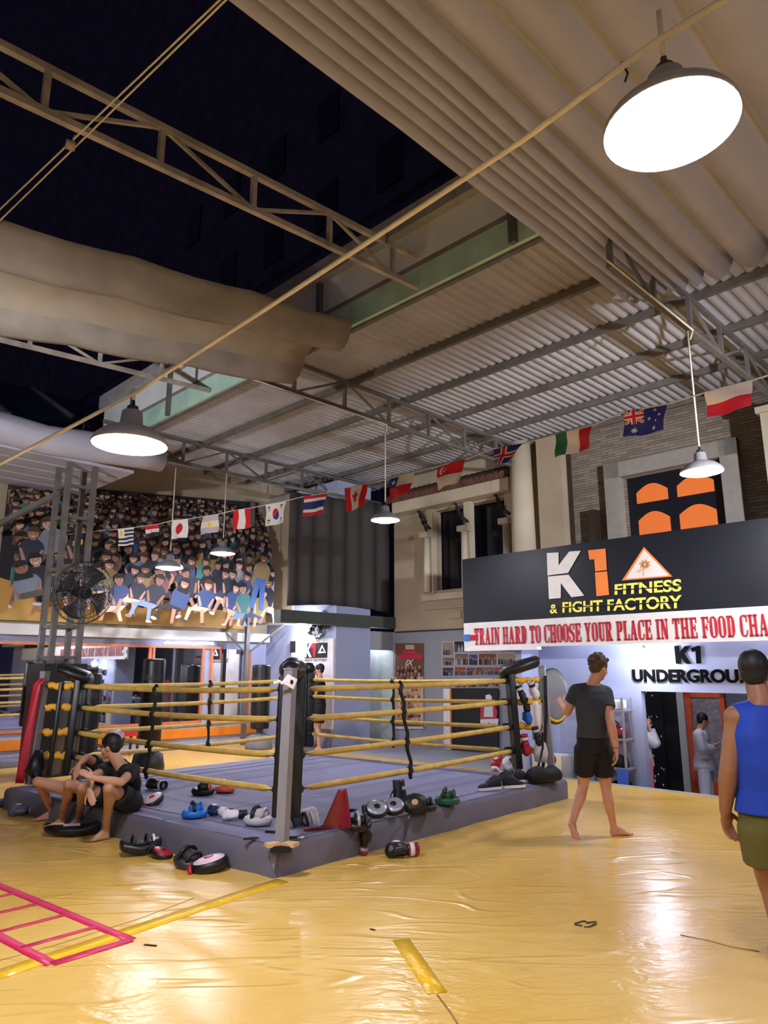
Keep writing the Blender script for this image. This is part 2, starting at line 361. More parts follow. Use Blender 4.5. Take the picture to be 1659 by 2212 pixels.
# left wall, lower part painted, upper part beige
mb = MB(); mb.bbox(-7, 12.5, T_LEFT-.2, T_LEFT, -.1, 2.3); struct('wall_left', mb, M_BLUEWALL, 'pale blue grey lower left wall holding the mirrors', 'wall')
mb = MB(); mb.bbox(-7, 12.5, T_LEFT-.2, T_LEFT, 2.3, 6.3); struct('wall_left_upper', mb, M_BEIGE, 'beige upper left wall behind the crowd mural', 'wall')
mb = MB(); mb.bbox(-7, 10.45, T_LEFT, T_LEFT+.05, .2, .38); struct('trim_2', mb, M_ORANGE, 'orange stripe running along the foot of the left wall', 'trim')
mb = MB(); mb.bbox(-7, 10.45, T_LEFT, T_LEFT+.22, 2.3, 2.5); struct('trim_3', mb, M_WHITEP, 'white beam under the crowd mural', 'beam')
mb = MB(); mb.bbox(-7, 9.2, T_LEFT, T_LEFT+.06, 2.12, 2.17); struct('trim_4', mb, M_ORFRAME, 'orange rail above the wall mirrors', 'trim')
# corner block: pale wall facing the gym, grey return wall, curtain above it
mb = MB(); mb.bbox(10.5, 11.55, -14.6, -12, -.1, 5.95); struct('wall_corner', mb, M_BLUEWALL, 'pale blue wall block in the far left corner', 'wall')
mb = MB(); mb.bbox(10.46, 10.5, -14.6, -13.55, 2.75, 5.9); struct('wall_corner_upper', mb, M_BEIGE, 'beige upper panel of the corner block beside the dark curtain', 'wall')
# back wall: grey below, beige above; open passage at its left end
mb = MB()
mb.bbox(S_BACK, S_BACK+.25, -11.9, -7.62, -.75, 2.52)
mb.bbox(11.55, S_BACK, -12.0, -11.9, 2.1, 2.52)
struct('wall_back', mb, M_GREYWALL, 'grey lower back wall carrying posters and photo prints', 'wall')
mb = MB(); mb.bbox(S_BACK, S_BACK+.25, -11.85, -10.56, 2.52, 6.3); mb.bbox(S_BACK, S_BACK+.25, -10.56, -8.2, 2.52, 3.4); mb.bbox(S_BACK, S_BACK+.25, -10.56, -8.2, 5.25, 6.3); mb.bbox(S_BACK, S_BACK+.25, -8.2, -7.0, 2.52, 6.3)
struct('wall_back_upper', mb, M_BEIGE, 'beige upper back wall around the dark bay windows', 'wall')
mb = MB(); mb.bbox(S_BACK+.02, S_BACK+.3, -7.0, -5.85, 2.52, 6.3); mb.bbox(S_BACK+.02, S_BACK+.3, -4.05, 5, 2.52, 6.3); mb.bbox(S_BACK+.02, S_BACK+.3, -5.85, -4.05, 5.12, 6.3); mb.bbox(S_BACK+.02, S_BACK+.3, -5.85, -4.05, 2.52, 3.2)
struct('wall_stone', mb, M_STONE, 'split stone clad upper wall around the lit window', 'wall')
mb = MB(); mb.bbox(S_BACK-.03, S_BACK, -11.8, -7.1, 2.5, 2.53); struct('trim_5', mb, M_CHAR, 'dark line between the grey and beige back wall', 'trim')
mb = MB(); mb.bbox(S_BACK, S_BACK+.2, -14.5, -11.9, -.1, 2.5); mb.bbox(11.5, S_BACK, -13.6, -13.5, -.1, 2.5); struct('wall_passage', mb, mat('pale_green_paint', (196, 206, 196), .7), 'pale wall seen through the open passage', 'wall')
mb = MB(); mb.bbox(S_BACK+.28, S_BACK+.34, -10.6, -8.1, 3.3, 5.4); struct('window_1', mb, mat('dark_window_glass', (16, 18, 30), .15), 'dark unlit glass of the upper bay window', 'window')
# lower room front: blue white wall with a door opening
tU0, tU1 = -5.14, -3.55
mb = MB(); s0 = 10.7
mb.bbox(s0, s0+.12, -6.95, tU0, -.7, 2.6); mb.bbox(s0, s0+.12, tU1, 4, -.7, 2.6); mb.bbox(s0, s0+.12, tU0, tU1, 1.33, 2.6)
struct('wall_right', mb, M_BLUEWALL, 'pale blue wall of the lower room with bold black lettering', 'wall')
mb = MB(); mb.bbox(s0-.52, s0+.1, -7.05, -6.93, -.7, 2.5); struct('wall_right_return', mb, M_BLUEWALL, 'narrow pale return wall at the left end of the lower room', 'wall')
mb = MB(); mb.bbox(14.6, 14.7, -8, 4, -.7, 2.6); struct('wall_inner', mb, M_GREYWALL, 'grey rear wall inside the lower room', 'wall')
mb = MB(); mb.bbox(s0-.5, 14.6, -6.95, 4, 2.6, 2.68); struct('ceiling', mb, M_WHITEP, 'white ceiling of the lower room', 'ceiling')
mb = MB(); mb.bbox(10.3, S_BACK, -8.15, 4, 3.38, 3.46); struct('trim_6', mb, M_CREAM, 'terrace slab behind the black sign', 'slab')
# ---- roof sheet
mb = MB(); ts = []
t = -15.2
while t < 4.4:
    for a, dz in ((0, 0), (.035, .03), (.075, .03), (.11, 0)): ts.append((t+a, dz))
    t += .145
vs = []; fs = []
for i, (t, dz) in enumerate(ts):
    for s, z in ((5.95, 6.27), (12.7, 6.27)): vs.append(BW(s, t, z+dz))
    if i: fs.append((2*i-2, 2*i-1, 2*i+1, 2*i))
mb.add(vs, fs); struct('ceiling', mb, M_ROOF, 'tan corrugated metal roof sheet on steel purlins', 'ceiling')
for k, (s, lab) in enumerate(((6.02, 'steel edge purlin of the roof under the green fascia'), (7.3, 'second steel purlin from the open edge of the roof'), (8.5, 'third steel purlin from the open edge of the roof'), (9.7, 'fourth steel purlin from the open edge of the roof'), (10.9, 'fifth steel purlin from the open edge of the roof'), (12.0, 'steel purlin against the back wall under the roof'))):
    mb = MB(); mb.bbox(s-.035, s+.035, -14.5, 4.2, 6.17, 6.272); tag(mb.build('roof_purlin', M_STEEL), lab, 'purlin', 'roof purlins')
def truss(label, t, s0, s1, zb, h, m, slope=0.0, step=1.0, first=None, phase=0):
    r = thing('roof_truss', label, 'truss', BW((s0+s1)/2, t, zb), 0, 'roof trusses')
    z = lambda s: zb + slope*(s-s0)
    MB().bar(BW(s0, t, z(s0)), BW(s1, t, z(s1)), .06).build('bottom_chord', m, r, True)
    MB().bar(BW(s0, t, z(s0)+h), BW(s1, t, z(s1)+h), .06).build('top_chord', m, r, True)
    s = first if first is not None else s0+.03; k = phase
    while s <= s1-.02:
        MB().bar(BW(s, t, z(s)), BW(s, t, z(s)+h), .05, up=V((1,1,0))).build('vertical_strut', m, r, True)
        if s + step <= s1+.02:
            a, b = (0, h) if k % 2 else (h, 0)
            MB().bar(BW(s, t, z(s)+a), BW(s+step, t, z(s+step)+b), .032).build('diagonal_strut', m, r, True)
        s += step; k += 1
    return r
truss('steel roof truss at the right, starting under the gathered tan awning', -2.97, 6.2, 12.1, 5.66, .45, M_STEEL)
truss('steel roof truss over the middle of the ring carrying a hanging lamp', -7.9, 5.1, 12.1, 5.66, .46, M_STEEL, first=6.02, phase=1)
truss('steel roof truss at the left near the crowd mural', -12.4, 5.1, 12.1, 5.66, .46, M_STEEL, first=5.75)
truss('long rusty truss crossing the open night sky above the ring', -5.35, -1.6, 6.28, 5.82, .40, M_RUST, slope=.061, first=-.5, phase=1)
truss('rusty truss crossing the open sky below the brown awning', -10.1, -1.0, 5.9, 5.86, .38, M_RUST, slope=.061, first=.02, phase=1)
# ---- fascia along the open edge of the roof
fa = thing('roof_fascia', 'green and white translucent fascia strip under a grey beam at the open roof edge', 'fascia', BW(6, -8, 6.3))
MB().bbox(5.93, 6.0, -14.4, -3.0, 6.2, 6.55).build('green_panel', M_GREEN, fa, True)
MB().bbox(5.93, 6.0, -14.4, -3.0, 6.55, 6.62).build('gutter_lip', M_CANVAS_D, fa, True)
MB().bbox(5.93, 6.0, -14.4, -3.0, 6.62, 7.08).build('white_panel', mat('milky_fibreglass', (236, 240, 240), .4, var=.15, vscale=1.2), fa, True)
MB().bbox(5.8, 6.05, -14.4, -2.6, 7.08, 7.36).build('top_beam', mat('pale_grey_beam', (168, 166, 164), .5, var=.15), fa, True)
for t in (-13, -11.5, -8.6, -7.2, -3.9): MB().bbox(5.86, 5.93, t-.04, t+.04, 6.2, 7.1).build('bracket', M_STEEL, fa, True)
# ---- gathered awnings
def folded(name, label, m, prof, s0, s1, sag=0.03, alt=None, skew=0, spread=0):
    mb = MB(); n = len(prof)-1
    mb.grid(lambda u, v: BW(s0+(s1-s0)*v, prof[round(u*n)][0] + (s1-s0)*(v-1)*(skew+spread*u), prof[round(u*n)][1] - sag*math.sin(math.pi*((v*5) % 1))), n, 20)
    if alt: mb.mi = [1 if alt[0] <= k % n <= alt[1] else 0 for k in range(len(mb.f))]
    o = mb.build(name, m, solid=.006); return tag(o, label, 'awning')
def scallop(cr, z, depth):
    out = []
    for a, b in zip(cr[:-1], cr[1:]):
        w = b-a
        for k in range(9):
            x = k/9; out.append((a + w*x, z - depth*min(1, w/.15)*(math.sin(math.pi*x)**.8)*(1 if w < .3 else 1.1)))
    out.append((cr[-1], z)); return out
cr = [-3.42, -3.29, -3.17, -3.06, -2.95, -2.84, -2.70, -2.53, -2.22, -1.84, -1.36, -.8, -.15, .6, 1.4, 2.3]
folded('gathered_awning', 'tan canvas awning gathered in long folds above the bright near lamp', M_CANVAS, scallop(cr, 6.02, .16), -2.5, 7.6, .012)
pr = [(-6.15, 6.05), (-6.2, 5.98), (-6.28, 5.8), (-6.4, 5.72), (-6.5, 5.70), (-6.55, 5.78), (-6.7, 5.92), (-7.0, 5.97), (-7.25, 5.95), (-7.45, 5.88), (-7.5, 5.75), (-7.62, 5.62), (-7.78, 5.55), (-7.9, 5.56), (-7.98, 5.7), (-8.0, 5.95)]
folded('hanging_awning', 'sagging brown canvas awning pulled across the opening at the left', [M_CANVAS_D, mat('beige_awning_canvas', (152, 140, 124), .75, var=.1, vscale=2)], [(-6.2+(a+6.15)*.75, b) for a, b in pr], -1.0, 5.65, .04, (5, 9), .24, .14)
mb = MB(); mb.tube([BW(s, -12.0, 5.45-.05*math.sin(s*2)) for s in (2.2, 3, 4, 5, 5.6, 6.1)], [.22, .26, .25, .27, .25, .2], 14); tag(mb.build('rolled_awning', M_CANVAS), 'rolled up grey canvas awning above the crowd mural at far left', 'awning')
so = thing('soffit', 'beige slatted soffit above the lattice column at far left', 'soffit', BW(3.5, -13.4, 5.2))
for k in range(5): MB().bbox(.5, 5.6, -14.5+k*.5, -14.06+k*.5, 5.15, 5.2).build('slat', M_CANVAS, so, True)
# blue tarpaulin scrap at the upper right
mb = MB(); mb.grid(lambda u, v: BW(1.6+1.6*v, .35+1.5*u, 5.75+.05*math.sin(u*9)), 10, 4)
tag(mb.build('blue_tarpaulin', mat('blue_tarp', (70, 110, 190), .5), solid=.004), 'blue tarpaulin scrap under the awning at the upper right', 'tarpaulin')
# ---- buildings in the night beyond the open roof
nb = thing('neighbouring_building', 'tall unlit building rising in the night beyond the open roof', 'building', BW(21, -25, 0))
MB().bbox(20, 26, -220, 14, 0, 200).build('wall', M_NIGHT, nb, True)
for k in range(9):
    for j in range(4):
        t0 = -38+k*4.4; z0 = 12.5+j*5.2
        MB().bbox(19.9, 20.02, t0, t0+1.6, z0, z0+2.4).build('window', mat('dark_pane', (30, 36, 56), .2), nb, True)
for z in (11.5, 16.7, 21.9): MB().bbox(19.75, 20, -220, 14, z, z+.35).build('ledge', M_NIGHT, nb, True)
sh = thing('neighbouring_shed', 'dark shed roof with a bluish translucent sheet beyond the left wall', 'building', BW(7, -19, 0))
MB().bbox(2, 12, -24, -16.5, 0, 7).build('wall', M_NIGHT, sh, True)
mb = MB(); mb.add([BW(1.5,-15.9,6.9), BW(12,-15.9,6.9), BW(12,-21,9.6), BW(1.5,-21,9.6)], [(0,1,2,3)]); mb.build('roof_sheet', mat('teal_sheet', (40, 74, 92), .4), sh, True, solid=.08)
for k in range(5): MB().bar(BW(2.5+2*k, -15.9, 7.0), BW(2.5+2*k, -21, 9.7), .1).build('rib', M_NIGHT, sh, True)
# ================================================================== LAMPS
def pendant(label, loc, R, cord_to=None, body=M_SHADE):
    r = thing('pendant_lamp', label, 'lamp', loc, 0, 'pendant lamps')
    pf = [(R, 0), (R*.99, .02), (R*.92, R*.2), (R*.72, R*.38), (R*.45, R*.5), (R*.30, R*.58), (R*.26, R*.95), (R*.16, R*1.02)]
    o = MB().lathe(pf, n=40).build('lamp_shade', [body, M_SHADEIN], r, solid=.006)
    MB().lathe([(R*.16, R*1.0), (R*.15, R*1.12), (R*.06, R*1.16), (R*.05, R*1.3), (.001, R*1.31)], n=16, cap=True).build('lamp_cap', M_CHAR, r)
    MB().lathe([(.001, -R*.17), (R*.3, -R*.155), (R*.6, -R*.10), (R*.85, -R*.01), (R*.93, .012), (R*.93, .02), (.001, .02)], n=40, cap=True).build('diffuser', M_EMIT, r)
    if cord_to is not None: MB().cyl((0,0,R*1.28), (0,0,cord_to-loc[2]), .011, n=8).build('cord', M_WIRE, r)
    return r
pendant('bright large lamp nearest the viewer under the gathered awning', V((1.03, 2.19, 3.55)), .232, 4.06)
pendant('bright bell lamp hanging from the sloping pipe at the left', V((-1.74, 4.64, 3.15)), .25, 3.56)
pendant('lamp on a long rod in front of the dark curtain', BW(7.93, -7.9, 4.0), .235, 5.66)
pendant('lamp on a long rod in front of the lit stone wall window', BW(8.12, -2.97, 3.86), .235, 5.66)
pendant('farther of the two lamps hanging before the crowd mural', BW(7.75, -12.38, 3.95), .25, 5.66)
pendant('nearer of the two lamps hanging before the crowd mural', BW(6.45, -12.1, 3.50), .25, 5.45)
# extra pendants added out of view to brighten the roof and upper walls
pendant('added fill lamp hanging unseen behind the viewer on the right', BW(-2.2, 3.2, 3.6), .25, 4.4)
pendant('added fill lamp hanging unseen behind the viewer on the left', BW(-2.6, -2.5, 3.6), .25, 4.4)
pendant('added fill lamp hanging unseen beside the viewer on the far right', BW(4.6, 3.6, 3.8), .25, 4.6)
def fill_lamp(label, p, d, w=.34, watts=0, cone=62):  # fill light added out of view to brighten roof, facade and mural
    t = thing('floodlight', label, 'lamp', p, 0, 'fill_lights'); x, y, z = basis(V(d)); M = Matrix((x, y, z)).transposed()
    MB().box((0,0,-.03), (w*1.1, w*.8, .09), M).build('housing', M_CHAR, t); MB().box(M @ V((0,0,.02)), (w, w*.7, .012), M).build('lens', mat('glowing_fill_light', (232, 236, 255), emit=FILL_L), t)
    MB().bar((0,0,-.04), (0,-.25,-.3), .03).build('bracket', M_STEEL, t)
    if watts:                                                   # spot beam of the added fill light
        l = bpy.data.lights.new('beam', 'SPOT'); l.energy = watts; l.spot_size = math.radians(cone); l.spot_blend = .9; l.shadow_soft_size = .12; l.color = (.95, .96, 1)
        o = bpy.data.objects.new('beam', l); COL.objects.link(o); o.parent = t; o.location = z*.06; o.rotation_euler = z.to_track_quat('-Z', 'Y').to_euler()
p_ = BW(5.6, 1.9, 3.3); fill_lamp('added fill light on the right, out of view, aimed across at the upper facade', p_, BW(11.8, -7.4, 4.5)-p_, watts=FILL_BEAM_W[0], cone=54)
p_ = V((-6.0, 2.3, 3.2)); fill_lamp('added fill light on the left, out of view, aimed along at the crowd mural', p_, V((-4.2, 13.6, 4.6))-p_, watts=FILL_BEAM_W[1], cone=70)
fill_lamp('added fill light behind the viewer at the left, aimed up at the roof', V((-3.2, -2.6, 2.6)), (.25, .85, .38))
fill_lamp('added fill light behind the viewer at the right, aimed up at the roof', V((3.4, -2.4, 2.6)), (.1, .85, .36))
pp = [ony(-60, 1035, 5.2), ony(0, 1002, 5.0), ony(290, 850, 4.62), ony(570, 670, 3.75), ony(845, 490, 3.2), ony(1130, 302, 2.6), ony(1405, 98, 2.18), ony(1570, -5, 2.0), ony(1700, -90, 1.8)]
pb = thing('overhead_pipe', 'long thin cream pipe sloping across the gym and carrying two lamps', 'pipe', pp[4])
MB().tube(pp, .013, 8).build('pipe', mat('cream_pipe', (228, 220, 206), .5), pb, True)
for q in (pp[1].lerp(pp[2], .62), pp[3].lerp(pp[4], .95), pp[5].lerp(pp[6], .8)):
    MB().tube([q+V((0,0,.02)), q+V((.02,0,-.03)), q+V((.01,.01,-.06))], .005, 6).build('cable_tie', M_CHAR, pb, True)
for lab, a, b, dz in (('upper of the thin white cables strung across the night opening', (480, -5), (0, 452), 0), ('lower of the thin white cables strung across the night opening', (490, -2), (0, 476), 0)):
    p, q = onz(a[0], a[1], 6.0), onz(b[0], b[1], 6.0); d = p-q
    tag(MB().tube([p+d*.3, p, q, q-d*.3], .008, 6).build('overhead_cable', M_WIRE), lab, 'cable', 'overhead cables')
q = onz(152, 314, 5.95); mb = MB(); mb.cyl(q-V((.03,.02,0)), q+V((.03,.02,0)), .04, n=16); mb.bar(q, q+V((.02,.03,.12)), .02); tag(mb.build('pulley', M_RUST), 'small rusty pulley where the white cables cross the truss', 'pulley')
wl = thing('roof_conduit', 'white conduit running along the right truss to its hanging lamp', 'conduit', BW(7, -2.9, 5.6)); MB().tube([BW(6.0,-2.9,5.6), BW(7.0,-2.9,5.6), BW(8.1,-2.9,5.6), BW(8.12,-2.95,5.5)], .012, 6).build('conduit', M_WIRE, wl, True)
wl = thing('roof_conduit', 'white conduit running along the middle truss to its hanging lamp', 'conduit', BW(6.5, -7.84, 5.6)); MB().tube([BW(5.1,-7.83,5.6), BW(6.5,-7.83,5.6), BW(7.9,-7.83,5.6), BW(7.93,-7.88,5.5)], .012, 6).build('conduit', M_WIRE, wl, True)
def bulb(label, p, r=.055, cord=.5, m=M_BULB, name='hanging_bulb'):
    t = thing(name, label, 'lamp', p)
    MB().ell((0,0,0), (r, r, r*1.2)).build('bulb', m, t); MB().cyl((0,0,r), (0,0,r+.09), .03, .024).build('socket', M_WHITEP, t)
    if cord: MB().cyl((0,0,r+.09), (0,0,r+.09+cord), .006, n=6).build('cord', M_BLACK, t)
bulb('bare glowing bulb hanging before the blue lettered wall', BW(10.42, -4.91, 1.86), .06, .58)
bulb('bright round lamp over the white poster in the far corner', BW(10.30, -12.95, 2.56), .09, .0)
bulb('bare bulb inside the lower room behind its doorway', BW(11.6, -4.7, 2.25), .05, .25)
bulb('small lamp glowing in the far passage', BW(11.85, -12.4, 2.3), .035, .15)
# fluorescent tubes over the left side and lower room ceiling
def tube_light(label, p, q):
    t = thing('tube_light', label, 'lamp', (V(p)+V(q))/2); p, q = V(p), V(q)
    MB().cyl(p, q, .016, n=10).build('tube', M_TUBE, t, True); MB().bar(p+V((0,0,.035)), q+V((0,0,.035)), .05, .03).build('fitting', M_WHITEP, t, True)
tube_light('tube light on the ceiling just behind the red lettered banner', BW(10.35, -6.3, 2.42), BW(10.35, -5.1, 2.42))
tube_light('tube light behind the right end of the red lettered banner', BW(10.35, -3.6, 2.42), BW(10.35, -2.4, 2.42))
tube_light('tube light under the white beam over the left mirrors', BW(3.0, -14.25, 2.22), BW(4.2, -14.25, 2.22))
tube_light('tube light under the white beam near the far corner', BW(7.6, -14.25, 2.22), BW(8.8, -14.25, 2.22))
# ================================================================== SIGN AND LETTERING
sg = thing('black_sign', 'big black gym sign board over the lower room with white and orange lettering', 'sign', BW(10.1, -5, 2.46))
MB().bbox(10.1, 10.22, -8.08, 1.0, 2.46, 3.62).build('board', M_NAVY, sg, True)
SF = 10.09
def wq(s, t0, t1, z0, z1): return lambda u, v: BW(s, t0+(t1-t0)*u, z0+(z1-z0)*v)
def poly_px(mb, s, pts, col=None, th=.012):
    P = [BW(s, *ons(x, y, s+.0)) for x, y in pts]; mb.prism(P, BW(-th, 0, 0), col)
M_LW = mat('silver_white_letter', (216, 210, 206), .5, var=.05); M_LO = mat('orange_letter', (232, 128, 60), .5, var=.05); M_LY = mat('yellow_letter', (238, 226, 96), .5, var=.06)
mb = MB(); X = lambda x, y: (1000 + x*659/1659, 1000 + y*420/1057)
poly_px(mb, SF, [X(458,490), X(520,487), X(520,560), X(580,482), X(640,478), X(572,598), X(462,612)])
poly_px(mb, SF, [X(464,618), X(575,608), X(660,722), X(592,730), X(532,650), X(532,735), X(470,740)]); mb.build('letter_k', M_LW, sg, True)
mb = MB(); poly_px(mb, SF, [X(682,476), X(775,466), X(782,583), X(722,590), X(716,524), X(690,526)]); poly_px(mb, SF, [X(720,596), X(784,590), X(795,718), X(728,725)]); mb.build('numeral_one', M_LO, sg, True)
mb = MB(); poly_px(mb, SF, [X(985,457), X(1140,618), X(865,640)], th=.008); mb.build('triangle', M_LO, sg, True)
tri = MB(); poly_px(tri, SF-.009, [X(985,472), X(1122,612), X(885,631)], th=.006); tri.build('triangle_face', M_LW, sg, True)
mb = MB()
for a in range(8):                                              # small orange bloom inside the triangle
    q = a*.8; poly_px(mb, SF-.016, [X(990+34*math.cos(q+k*.9)*(.5+.5*(k%2)), 552+30*math.sin(q+k*.9)*(.5+.5*(k%2))) for k in range(4)], th=.002)
poly_px(mb, SF-.016, [X(980,575), X(986,575), X(984,615), X(979,615)], th=.002); poly_px(mb, SF-.016, [X(945,590), X(975,570), X(978,580), X(950,600)], th=.002); mb.build('flower_emblem', mat('faded_orange_print', (226, 160, 112), .6), sg, True)
def line_on_sign(nm, txt, x0, x1, yl, yr, hl, hr, gap):
    P = [ons(*X(x0, yl), SF), ons(*X(x1, yr), SF), ons(*X(x0, yl+hl), SF), ons(*X(x1, yr+hr), SF)]
    def fn(u, v):
        a = V(P[2]).lerp(V(P[3]), u); b = V(P[0]).lerp(V(P[1]), u); c = a.lerp(b, v); return BW(SF-.004, c.x, c.y)
    mb = MB(); put_text(mb, txt, fn, .024); mb.build(nm, M_LY, sg, True, solid=.006)
    mb = MB(); a0, a1 = fn(0, gap), fn(1, gap); b0, b1 = fn(0, gap+.09), fn(1, gap+.09); o = BW(-.006, 0, 0)
    mb.prism([a0+o, a1+o, b1+o, b0+o], BW(-.003, 0, 0)); mb.build('stencil_line', M_NAVY, sg, True)
line_on_sign('lettering_fitness', 'FITNESS', 826, 1188, 660, 630, 58, 68, .38)
line_on_sign('lettering_fight_factory', 'FIGHT FACTORY', 542, 1190, 757, 718, 58, 72, .45)
line_on_sign('lettering_ampersand', '&', 474, 516, 770, 767, 50, 50, .45)
bn = thing('white_banner', 'white banner with red slab lettering under the black sign', 'banner', BW(10.1, -5, 2.02))
MB().bbox(10.05, 10.09, -8.04, 1.0, 2.02, 2.46).build('board', M_WHITEP, bn, True)
M_LR = mat('red_letter', (176, 26, 44), .6, var=.12)
P = [ons(1038,1363,10.04), ons(1800,1316,10.04), ons(1038,1394,10.04), ons(1800,1374,10.04)]
def bf(u, v):
    z0, z1 = 2.075, 2.36
    return BW(10.04, -7.80 + 4.97*u, z0 + (z1-z0)*v)
mb = MB(); slab_text(mb, 'TRAIN HARD TO CHOOSE YOUR PLACE IN THE FOOD CHAIN', bf); mb.build('lettering', M_LR, bn, True, solid=.006)
mb = MB(); mb.bbox(10.03, 10.045, -8.02, -7.90, 2.15, 2.26); mb.build('blue_badge', M_BLUE, bn, True)
mb = MB(); mb.bbox(10.03, 10.045, -7.90, -7.72, 2.16, 2.25); mb.build('red_badge', M_RED, bn, True)
mb = MB(); mb.bbox(10.0, 10.12, -8.0, -6.5, 1.97, 2.02); mb.build('lower_strip', M_WHITE, bn, True)
M_LETB = mat('black_letter', (6, 6, 8), .9, spec=.1)
lt = thing('wall_lettering', 'bold black lettering on the blue wall over the lower doorway', 'lettering', BW(10.69, -4.4, 1.4))
C5 = lambda x, y: (1239+x/3.95, 1360+y/3.95)
mb = MB(); poly_px(mb, 10.695, [C5(862,140), C5(898,140), C5(903,200), C5(952,140), C5(996,140), C5(944,206), C5(1006,290), C5(962,291), C5(914,226), C5(918,291), C5(878,292)], th=.02)
poly_px(mb, 10.695, [C5(1006,158), C5(1062,138), C5(1078,138), C5(1091,288), C5(1052,290), C5(1044,180), C5(1012,190)], th=.02); mb.build('top_line', M_LETB, lt, True)
mb = MB(); put_text(mb, 'UNDERGROUND', wq(10.69, -5.25, -3.3, 1.47, 1.66), .035); mb.build('bottom_line', M_LETB, lt, True, solid=.02)
# ================================================================== UPPER FACADE
bw = thing('bay_window', 'cream bay window with ornate corbels and dark openings on the upper back wall', 'window', BW(12, -9.6, 3.3))
for t in (-10.62, -9.52, -8.42):
    MB().bbox(S_BACK-.10, S_BACK+.05, t-.09, t+.09, 3.3, 5.35).build('casing', M_CREAM, bw, True)
    MB().cyl(BW(S_BACK-.2, t, 3.35), BW(S_BACK-.2, t, 4.6), .085, .075, n=18).build('column', M_CREAM, bw, True)
    MB().bbox(S_BACK-.32, S_BACK-.08, t-.12, t+.12, 4.6, 4.72).build('capital', M_CREAM, bw, True)
    mb = MB()
    for k in range(3): mb.tube([BW(S_BACK-.2+.08*math.cos(a)*(1-.25*k), t-.02-.11*math.sin(a)*(1-.2*k)-.2*k*.5, 4.9+.17*k+.1*math.sin(a*1.0)) for a in [x*.5 for x in range(13)]], .018, 6)
    mb.bar(BW(S_BACK-.18, t, 4.72), BW(S_BACK-.18, t-.26, 5.28), .03); mb.build('corbel', M_CHAR, bw, True)
MB().bbox(S_BACK-.38, S_BACK+.02, -11.55, -8.2, 5.28, 5.55).build('entablature', M_CREAM, bw, True)
MB().bbox(S_BACK-.10, S_BACK+.02, -10.9, -8.2, 3.18, 3.32).build('sill', M_CREAM, bw, True)
mb = MB()
for k in range(22):
    t = -11.6+k*.158; mb.cyl(BW(S_BACK-.5, t, 5.58), BW(S_BACK+.0, t, 5.85), .08, n=10)
mb.build('tile_eave', mat('dark_red_tile', (92, 62, 52), .8, var=.3), bw, True)
mb = MB(); mb.bbox(S_BACK-.06, S_BACK, -10.85, -9.3, 2.98, 3.02); mb.bbox(S_BACK-.05, S_BACK, -10.15, -9.8, 2.75, 2.9); mb.build('moulding', M_BEIGE, bw, True)
fc = thing('facade_column', 'round cream column rising behind the black sign', 'column', BW(11.7, -7.8, 3.46))
MB().cyl(BW(11.7, -7.8, 3.46), BW(11.7, -7.8, 6.15), .24, .21, n=32).build('shaft', M_CREAM, fc, True); MB().cyl(BW(11.7, -7.8, 3.46), BW(11.7, -7.8, 3.85), .28, n=32).build('base', M_CREAM, fc, True)
MB().bbox(11.9, 12.21, -7.55, -7.0, 3.68, 6.2).build('pilaster', M_BEIGE, fc, True)
c2 = thing('facade_column', 'square cream pillar at the right edge above the black sign', 'column', BW(11.7, -3.1, 3.68)); MB().bbox(11.4, 11.9, -3.22, -2.6, 3.68, 5.6).build('shaft', M_CREAM, c2, True); MB().bbox(11.35, 11.95, -3.27, -2.55, 5.5, 5.6).build('cap', M_CREAM, c2, True)
lw = thing('lit_window', 'black framed window glowing orange in the stone wall', 'window', BW(12.2, -5, 3.2))
mb = MB()
for a in ((-6.2,-5.9,3.3,5.42), (-4.1,-3.82,3.3,5.42), (-6.2,-3.82,5.14,5.42)): mb.bbox(12.05, 12.24, *a)
mb.build('stone_surround', mat('grey_stone_trim', (150, 144, 138), .8, var=.1), lw, True)
def arch(t0, t1, z0, z1, rise, s):
    pts = [BW(s, t0, z0), BW(s, t1, z0)] + [BW(s, t1+(t0-t1)*k/12, z1-rise+rise*math.sin(math.pi*k/12)) for k in range(13)]
    return pts
MB().bbox(12.26, 12.30, -5.9, -4.1, 3.25, 5.16).build('frame', mat('black_window_frame', (20, 22, 32), .4), lw, True)
for t0, t1, z0, z1 in ((-5.68,-5.10,3.7,4.44), (-4.93,-4.3,3.7,4.44), (-5.68,-5.10,4.62,4.96), (-4.93,-4.3,4.62,4.96)):
    MB().prism(arch(t0, t1, z0, z1, .14, 12.258), BW(-.012, 0, 0)).build('pane', M_PANE, lw, True)
tag(MB().bbox(12.0, 12.2, -6.55, -6.4, 3.9, 4.6).build('wall_lantern', mat('brown_metal', (58, 42, 34), .5)), 'dark brown wall fixture left of the lit window', 'fixture')
tag(MB().bbox(12.1, 12.2, -7.0, -6.95, 3.7, 6.0).build('downpipe', mat('brown_metal', (58, 42, 34), .5)), 'dark brown downpipe between pilaster and stone wall', 'pipe')
